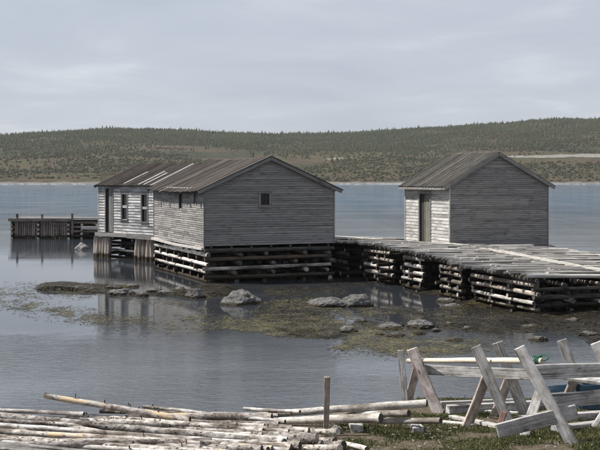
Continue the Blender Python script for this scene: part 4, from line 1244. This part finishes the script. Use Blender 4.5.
def Dp(y): return 11.5 + (450 - y) / 40 * 1.7
def flog(label, x0, y0, x1, y1, d0, d1, mat, end='end', Da=None, Db=None, stubs=0, bend=.006, group='cut logs piled on the bank', sides=14):
    """foreground log from photo columns/rows at pile depth; d = diameters in photo pixels"""
    if Da is None and x1 < 262:
        t = (U(262, 300) - x0) / (x1 - x0); x1, y1 = x0 + (x1 - x0) * t, y0 + (y1 - y0) * t
    k = .22 if group.startswith('cut') else .34
    Da = (Da or Dp(y0)) + k; Db = max(Db or Dp(y1), 11.2) - k      # right-hand ends lie nearer, so their sawn faces show
    p0 = px_ray(x0, y0, Da); p1 = px_ray(x1, y1, Db)
    r0 = .86 * d0 * Da / F / 2; r1 = .86 * d1 * Db / F / 2
    L = (p1 - p0).length
    o = log('log', [M[mat], M[end]], None, p0, p1, r0, r1, sides=sides, rings=max(6, int(L / .16)), bend=bend, rough=.045)
    tag(o, label, 'log', group)
    for k in range(stubs + 2):
        t = U(.02, .9); a = U(-1.2, 1.9) ; ln = U(.015, .05)
        r = r0 + (r1 - r0) * t
        dirv = Vector((U(-.4, .2), math.cos(a), math.sin(a))).normalized()
        b0 = Vector((L * t, 0, 0)) + dirv * r * .8
        log('branch_stub', [M['end'], M['end_pale']], o, b0, b0 + dirv * (r * .2 + ln), .009, .006, sides=6, rings=1, bend=0)
    return o
flog('raised knotty log whose pale tip sticks out over the water', 45, 395.5, 190, 420, 6.5, 8, 'bark_cream', stubs=14, Da=13.0, Db=12.85)
flog('thick rough log at the far left edge, behind the others', -40, 412, 64, 422, 8.5, 8.5, 'bark', stubs=4)
flog('knotty log lying just under the raised one', 68, 415.5, 200, 426, 7, 7, 'bark', stubs=5)
flog('thin bleached pole above the middle of the pile', 143, 406.5, 250, 418, 4, 5, 'bark_pale')
flog('log with a long bare cream patch and dark sawn end', 126, 417, 272, 417, 8.5, 9.5, 'bark_cream', stubs=2)
flog('slim log ending just below the cream patched one', 150, 422.5, 279, 424, 6, 6.5, 'bark', stubs=1)
flog('dark ended log crossing the pile towards the lower middle', 60, 425.5, 192, 447, 7, 8, 'bark_cream', stubs=4)
flog('long rough log across the middle ending by the stake', 120, 424.5, 309, 431.5, 7.5, 9.5, 'bark', stubs=4)
flog('pale thin log low at the left edge', -40, 422.5, 120, 434, 5.5, 6.5, 'bark_pale')
flog('grey log with a peeled cream spot at the left edge', -40, 429.5, 130, 440, 6.5, 7.5, 'bark_cream', stubs=2)
flog('thick mottled log lowest at the left edge', -40, 436.5, 185, 452, 9, 10, 'bark', stubs=3)
flog('mottled log in the lower middle with a broad dark end', 205, 434, 284.5, 443.5, 8, 11, 'bark', stubs=1)
flog('pale smooth log slanting below the middle of the pile', 150, 433, 268, 449.5, 6, 6.5, 'bark_pale')
flog('thin pale log slanting into the bottom edge', 140, 438, 228, 452, 6, 6.5, 'bark_pale')
flog('stout log whose round grey end faces the stake', 225, 440, 317, 438.7, 11, 13, 'bark', end='end_pale')
flog('short log butt just right of the stake foot', 310, 431, 338, 432, 6.5, 7, 'bark', end='end_pale')
flog('short log butt with a dark end below the stake', 305, 440, 335, 441, 7, 8, 'bark', end='end')
flog('stubby log end nearest the bottom edge by the stake', 300, 449, 340, 448.5, 9, 9.5, 'bark', end='end_pale')
flog('slim pale log with a split end right of the stake', 328, 440, 367, 449, 6, 6.5, 'bark_pale')
flog('short dark ended log lying right of the stake', 312, 443, 344, 444.5, 8, 8.5, 'bark')
flog('rough log between the raised one and the left edge log', 20, 418.5, 140, 422.5, 7, 7.5, 'bark', stubs=3)
flog('grey log wedged between the knotty and the crossing logs', 96, 421, 236, 429, 7, 7.5, 'bark', stubs=3)
flog('mottled log under the long rough one in mid pile', 160, 429.5, 296, 436.5, 8, 9, 'bark', stubs=2)
flog('peeled log low in mid pile with an orange cream face', 70, 436, 215, 443, 7, 8, 'bark_cream', stubs=1)
flog('rough thick log half cut off by the bottom edge', 90, 445, 262, 449, 9, 10, 'bark', stubs=2)
flog('bleached pole lying along the bottom left', -40, 441, 96, 449, 6, 6, 'bark_pale')
flog('knotty log on the bottom edge left of the stake', 215, 447, 300, 446, 9, 10, 'bark', stubs=1)
flog('thin grey pole just above the left edge log', -40, 408.5, 84, 414, 4.5, 5, 'bark_pale', Da=13.2, Db=13.0)
flog('thin knotty pole across the upper middle of the pile', 100, 411.5, 232, 414.5, 4.5, 5, 'bark', stubs=4)
flog('slim pale pole over the left end of the long rough log', 30, 420.5, 176, 431, 5, 5, 'bark_pale', stubs=1)
flog('slim pole over the thick mottled log at the lower left', -40, 433.5, 140, 446, 5, 5.5, 'bark_cream', stubs=2)
flog('slim bark covered pole ending left of the stout log', 110, 431.5, 246, 440, 5.5, 6, 'bark', stubs=3)
flog('slim pale pole lying over the rough log on the bottom edge', 160, 441, 290, 450, 5, 5.5, 'bark_pale')
flog('thin pole with knots below the cream patched log', 170, 420, 292, 427.5, 5, 5.5, 'bark', stubs=3)
flog('thin grey pole laid over the middle right of the pile', 190, 426, 306, 434.5, 4.5, 5, 'bark', stubs=2)
flog('thin pale pole crossing the lower middle towards the stake', 176, 437, 300, 442, 5, 5, 'bark_pale', stubs=1)
flog('thin dark barked pole low at the left, above the squared board', -40, 439.5, 160, 449, 5, 5, 'bark', stubs=3)
flog('slender grey pole behind the pale thin log at the left', -40, 417.5, 110, 426, 4.5, 5, 'bark', stubs=3)
# hidden bearers inside the pile
for i, (xa, xb, yy, dd) in enumerate(((-40, 150, 428, 9), (60, 260, 432, 9), (-40, 140, 440, 9), (120, 290, 440, 10), (-40, 210, 449, 10), (60, 235, 421, 8), (200, 300, 451, 10))):
    D = Dp(yy) + .06
    za = ground_z((xa - CX) * D / F, D); zb = ground_z((xb - CX) * D / F, D)
    r = dd * D / F / 2 
    o = log('log', [M['bark'], M['end']], None, ((xa - CX) * D / F, D, za + r), ((xb - CX) * D / F, D + U(-.15, .15), zb + r), r, r * .9, sides=10, rings=8, bend=.006)
    tag(o, 'grey log mostly hidden ' + ('under the knotty logs at the upper left', 'under the middle of the pile', 'below the peeled spot log at the left', 'below the lower middle logs', 'along the bottom left edge', 'under the raised log', 'on the bottom edge below the stout log')[i], 'log', 'cut logs piled on the bank')

# long bare logs on blocks to the right of the stake
flog('topmost long bare log with its sawn end by the left sawhorse', 247, 416.5, 427, 403.2, 7, 9.5, 'bare_log', Da=13.45, Db=13.35, group='bare logs on blocks')
flog('thick bare log in front, its dark end at mid length of the others', 275, 421, 381, 417.8, 8, 11.5, 'bare_log', Da=13.05, Db=12.9, group='bare logs on blocks')
flog('bare log between the top and front ones with a sawn end', 330, 416, 409, 413.2, 7, 8, 'bare_log', Da=13.25, Db=13.2, group='bare logs on blocks')
flog('slim bare log ending farthest right under the topmost log', 372, 420.5, 441, 420.8, 7, 7, 'bare_log', Da=13.0, Db=12.85, group='bare logs on blocks')
flog('thin grey pole behind the bare logs', 244, 408.7, 300, 411.5, 4, 4, 'bark_pale', Da=13.7, Db=13.6, group='bare logs on blocks')
for i, (px, w, hh, lab) in enumerate(((357, 13, .09, 'square grey block propping the bare logs'), (418, 11, .075, 'grey block under the right ends of the bare logs'))):
    D = 12.8; x = (px - CX) * D / F; zg = ground_z(x, D)
    o = plank('block', M['saw_grey'], None, (x, D - .06, zg + hh / 2 - .01), (x, D + .5, zg + hh / 2 - .03), w * D / F, hh, jit=.01, chamfer=.008)
    tag(o, lab, 'block')
rk = None
def small_stone(label, px, py, wpx, hpx, D, seed):
    x = (px - CX) * D / F; zg = ground_z(x, D)
    bm = bmesh.new(); bmesh.ops.create_icosphere(bm, subdivisions=3, radius=1)
    from mathutils import noise as mnoise
    for v in bm.verts:
        v.co *= 1 + .25 * mnoise.fractal(v.co * 1.5 + Vector((seed, 0, 0)), 1, 2, 3)
        v.co = Vector((v.co.x * wpx * D / F / 2, v.co.y * wpx * D / F / 2.2, v.co.z * hpx * D / F / 2))
    me = bpy.data.meshes.new('stone'); bm.to_mesh(me); bm.free(); me.materials.append(M['rock_dry'])
    o = bpy.data.objects.new('stone', me); link(o); o.location = (x, D, zg + hpx * D / F * .3); tag(o, label, 'stone')
small_stone('rounded pale stone against the foot of the stake', 336, 427, 12, 10, 12.75, 4)

def chips():
    n = 420
    px = np.concatenate([RNG.uniform(310, 450, 300), RNG.uniform(430, 620, 120)]); y = RNG.uniform(11.2, 14.6, n); x = (px - CX) * y / F
    z = shore_h(x, y); a = RNG.uniform(0, 6.28, n); L = RNG.uniform(.006, .024, n); w = RNG.uniform(.003, .007, n)
    V = np.zeros((n, 4, 3)); c, s_ = np.cos(a), np.sin(a)
    for k, (p, q) in enumerate(((-1, -1), (1, -.8), (.9, 1), (-.8, .9))):
        V[:, k] = np.stack([x + c * p * L - s_ * q * w, y + s_ * p * L + c * q * w, z + .012 + .012 * RNG.uniform(0, 1, n)], 1)
    o = big_mesh('wood_chips', V.reshape(-1, 3), np.arange(n * 4).reshape(n, 4), M['bark']); tag(o, 'pale bark and wood chips strewn on the bank', 'wood chips', kind='stuff')
chips()

# the stake
D = 12.6; x = (326.2 - CX) * D / F; zg = ground_z(x, D)
st = plank('stake', M['saw_brown'], None, (x - .004, D, zg - .12), (x + .012, D, CH - (376.7 - HY) * D / F), .066, .058, up=(0, 1, 0), chamfer=.005)
tag(st, 'upright squared grey brown stake driven in beside the log pile', 'stake')

# ------------------------------------------------------------------ sawhorses
def ray_ground(px, py):
    lo, hi = 9.0, 20.0
    for i in range(50):
        mid = (lo + hi) / 2; p = px_ray(px, py, mid)
        if p.z > ground_z(p.x, p.y): lo = mid
        else: hi = mid
    return lo
def leg(parent, mat, xt, yt, xb, yb, wpx, D=None, lean=0.0, t=.036, label=None, name='leg', n=(-.42, -.9, .12)):
    """board leg: photo ends, bottom on the ground unless D is given"""
    Db = D or ray_ground(xb, yb)
    p1 = px_ray(xt, yt, Db + lean); p0 = px_ray(xb, yb, Db)
    if D is None: p0.z -= .015
    n = Vector(n)
    inv = parent.matrix_world.inverted() if parent else Matrix()
    return plank(name, mat, parent, inv @ p0, inv @ p1, wpx * Db / F, t, up=n, chamfer=.006, jit=.006, label=label)
def horse(label, px, py):
    D = ray_ground(px, py); p = px_ray(px, py, D)
    t = thing('sawhorse', label, 'sawhorse', p, 0, 'sawhorses on the bank')
    bpy.context.view_layer.update()
    return t
SG, SP, SB, SK, SR = M['saw_grey'], M['saw_pale'], M['saw_brown'], M['saw_pink'], M['saw_red']
# left sawhorse
s1_ = horse('left sawhorse with worn pink paint and a red ended rail', 425, 412)
DL = ray_ground(439, 412)
leg(s1_, SK, 411.5, 348.5, 439, 413, 11.5, lean=.12, n=(-.55, -.8, .2), label='pale leg with traces of pink paint')
leg(s1_, SB, 417.5, 366, 405, 412, 8.5, lean=.25, n=(.3, -1, 0))
leg(s1_, SG, 400.5, 350, 406, 410, 6.5, lean=.0)
DR = ray_ground(508, 426)
leg(s1_, SG, 475.5, 346, 511, 427, 10.5, lean=.2)
leg(s1_, SB, 487, 376, 466, 427.5, 10.5, lean=.45, n=(.3, -1, 0))
inv = s1_.matrix_world.inverted()
plank('rail', SG, s1_, inv @ px_ray(418, 369.5, DL + .16), inv @ px_ray(533, 375, DR + .32), .135, .05, up=(.1, -1, .1), chamfer=.006)
plank('rail_end', SR, s1_, inv @ px_ray(419, 369.6, DL + .115), inv @ px_ray(445, 370.8, DL - .115), .12, .012, up=(.1, -1, .1), chamfer=.003, label='red painted end of the rail')
# middle sawhorse
s2_ = horse('middle sawhorse with a bright rounded front leg', 560, 425)
leg(s2_, SG, 497, 342, 528, 420, 11, lean=.1)
leg(s2_, SB, 509, 378, 494, 416, 9.5, lean=.2, n=(.3, -1, 0))
D2 = ray_ground(571, 443)
leg(s2_, SP, 519, 347.5, 573, 444, 12, lean=.16, n=(-.6, -.78, .2), label='bright bleached front leg')
leg(s2_, SG, 541, 388, 524, 436, 10, lean=.2)
inv = s2_.matrix_world.inverted()
plank('rail', SG, s2_, inv @ px_ray(534, 372, D2 + .22), inv @ px_ray(640, 369, D2 + .75), .16, .06, up=(.1, -1, .1), chamfer=.008)
plank('rail', SG, s2_, inv @ px_ray(548, 402, D2 + .25), inv @ px_ray(640, 393, D2 + .6), .16, .06, up=(.1, -1, .1), chamfer=.008)
plank('brace', SG, s2_, inv @ px_ray(497, 431, D2 - .02), inv @ px_ray(577, 411.5, D2 - .02), .155, .05, up=(.1, -1, .1), chamfer=.008, label='rough split brace board nailed low across the legs')
leg(s2_, SR, 504, 412, 499, 429, 6, D=D2 + .25, name='brace_end')
# right sawhorse
s3_ = horse('rear right sawhorse cut off by the picture edge', 585, 412)
leg(s3_, SG, 561.5, 340, 586, 408, 10.5, lean=.1)
leg(s3_, SB, 577, 374, 561, 410, 9.5, lean=.15, n=(.3, -1, 0))
leg(s3_, SP, 596, 343, 636, 428, 11.5, lean=.2)
leg(s3_, SG, 624, 385, 596, 428, 10.5, lean=.2)
inv = s3_.matrix_world.inverted()
plank('rail', SG, s3_, inv @ px_ray(566, 377, ray_ground(580, 409) + .12), inv @ px_ray(626, 384, ray_ground(610, 428) + .26), .13, .05, up=(.1, -1, .1), chamfer=.006)
# the peeled pole resting in the crotches, with a turn of green rope
Pa = px_ray(408, 361.0, DL + .33); Pb = px_ray(543, 360.8, D2 + .80)
po = log('pole', [M['pole'], M['end_pale']], None, Pa, Pb, .033, .037, sides=14, rings=12, bend=.004, rough=.02)
tag(po, 'long peeled cream pole laid across the left and middle sawhorses', 'pole')
rope = bpy.data.objects.new('rope', None); link(rope); tag(rope, 'green rope knotted round the right end of the peeled pole', 'rope')
def tube(name, pts, r, mat, parent):
    cu = bpy.data.curves.new(name, 'CURVE'); cu.dimensions = '3D'; cu.bevel_depth = r; cu.bevel_resolution = 2
    sp_ = cu.splines.new('NURBS'); sp_.points.add(len(pts) - 1); sp_.use_endpoint_u = True; sp_.order_u = 3
    for p_, q_ in zip(sp_.points, pts): p_.co = (*q_, 1)
    ob = bpy.data.objects.new(name, cu)
    me = bpy.data.meshes.new_from_object(ob)
    bpy.data.curves.remove(cu)
    me.materials.append(mat)
    o = bpy.data.objects.new(name, me); link(o, parent); return o
ax = (Pb - Pa).normalized(); sd = ax.cross(Vector((0, 0, 1))).normalized(); upv = sd.cross(ax)
rope.location = Pb
c0 = Vector((0, 0, 0)) - ax * .05
pts = []
for i in range(60):
    t = i / 59; a = t * 2 * math.pi * 5
    pts.append(c0 - ax * (.11 * t) + (sd * math.cos(a) + upv * math.sin(a)) * (.050 + .006 * math.sin(9 * t)))
tube('coil', pts, .0075, M['rope'], rope)
pts = [c0 + upv * .05, c0 + upv * .075 + ax * .06, c0 + upv * .06 + ax * .13 - sd * .02, c0 + upv * .02 + ax * .16, c0 - upv * .0 + ax * .09 + sd * .03, c0 + upv * .03 + ax * .02, c0 + upv * .055 - ax * .05 + sd * .03]
tube('knot', pts, .0075, M['rope'], rope)
pts = [c0 + sd * .045, c0 + sd * .05 - ax * .12 - upv * .01, c0 + sd * .052 - ax * .24 - upv * .0, c0 + sd * .052 - ax * .33 + upv * .015]
tube('tail', pts, .006, M['rope'], rope)

# lumber lying on the ground behind and between the sawhorses
def lumber(label, x0, y0, x1, y1, D0, D1, w, t, mat, up=(0, -.3, 1), cat='plank', group='lumber on the bank'):
    o = plank('plank', mat, None, px_ray(x0, y0, D0), px_ray(x1, y1, D1), w, t, up=up, chamfer=.005, jit=.01)
    tag(o, label, cat, group); return o
def gD(px, py, lift=0.0):
    return ray_ground(px, py + lift)
def ground_lumber(label, x0, y0, x1, y1, w, t, mat, tilt=0):
    D0 = ray_ground(x0, y0); D1 = ray_ground(x1, y1)
    a = px_ray(x0, y0, D0); b = px_ray(x1, y1, D1)
    a.z = ground_z(a.x, a.y) + t / 2 + .006; b.z = ground_z(b.x, b.y) + t / 2 + .006
    o = plank('plank', mat, None, a, b, w, t, chamfer=.005, jit=.01)
    tag(o, label, 'plank', 'lumber on the bank'); return o
ground_lumber('pale plank end pointing right in front of the left sawhorse', 430, 423, 474, 427, .10, .035, M['trim_pale'])
ground_lumber('pale split board running to the foot of the left sawhorse', 452, 419, 504, 430, .09, .045, M['trim_pale'])
ground_lumber('long grey timber on the ground behind the sawhorses', 448, 414, 562, 407.5, .10, .11, M['saw_grey'])
ground_lumber('long grey timber on the ground at the right behind the brace', 520, 424, 640, 416, .12, .09, M['saw_grey'])
ground_lumber('pale batten lying behind the long grey timber', 440, 407.5, 520, 404.5, .08, .08, M['trim_pale'])
ground_lumber('dark short offcut lying behind the left sawhorse', 446, 410, 468, 408.5, .10, .07, M['end'])
ground_lumber('weathered plank slanting at the right edge on the grass', 555, 432, 640, 421, .12, .06, M['saw_grey'])
ground_lumber('thin pale board between the left and middle sawhorses', 470, 412, 520, 415, .07, .035, M['trim_pale'])

# blue wooden fish box behind the right sawhorse
Db_ = 15.4
bx0 = px_ray(580, 397, Db_); zg = ground_z(bx0.x, Db_)
box = thing('fish_box', 'worn blue painted fish box half hidden behind the right sawhorse', 'box', (bx0.x, Db_, zg), .12)
hb = .34; wb_ = .62; db = .4
for i in range(3):
    z = .055 + i * .115
    plank('slat', M['blue_paint'], box, (0, 0, z), (wb_, 0, z), .108, .02, up=(0, -1, 0), jit=.004)
    plank('slat', M['blue_paint'], box, (0, db, z), (wb_, db, z), .108, .02, up=(0, -1, 0), jit=.004)
    plank('slat', M['blue_paint'], box, (.01, .012, z), (.01, db - .012, z), .108, .02, up=(1, 0, 0), jit=.002)
    plank('slat', M['blue_paint'], box, (wb_ - .01, .012, z), (wb_ - .01, db - .012, z), .108, .02, up=(1, 0, 0), jit=.002)
plank('bottom', M['blue_paint'], box, (.02, db / 2, .012), (wb_ - .02, db / 2, .012), db - .03, .02)
o = lumber('pale blue painted board leaning low behind the middle sawhorse', 541, 390, 583, 386.5, 15.9, 16.0, .10, .03, M['blue_paint'], up=(0, -1, .4))

# ------------------------------------------------------------------ sea haze
hm = bpy.data.materials.new('thin_sea_haze'); hm.use_nodes = True
hn = hm.node_tree.nodes; hn.clear()
ho = hn.new('ShaderNodeOutputMaterial'); hv = hn.new('ShaderNodeVolumePrincipled')
hv.inputs['Color'].default_value = (.86, .89, .93, 1); hv.inputs['Density'].default_value = HAZE
hm.node_tree.links.new(hv.outputs[0], ho.inputs['Volume'])
xa, xb, ya, yb, za, zb = -1320, 1320, -140, 2130, -30, 125
hz_o = mesh_obj('haze', [(xa, ya, za), (xb, ya, za), (xb, yb, za), (xa, yb, za), (xa, ya, zb), (xb, ya, zb), (xb, yb, zb), (xa, yb, zb)], BOXF, hm)
tag(hz_o, kind='stuff')

# squared board lying along the bottom left of the log pile
o = plank('plank', M['saw_grey'], None, px_ray(-20, 444, 11.35), px_ray(92, 455, 11.05), .09, .05, up=(-.1, -.8, .6), chamfer=.004, jit=.004)
tag(o, 'squared grey board lying along the lower left corner of the log pile', 'plank', 'lumber on the bank')
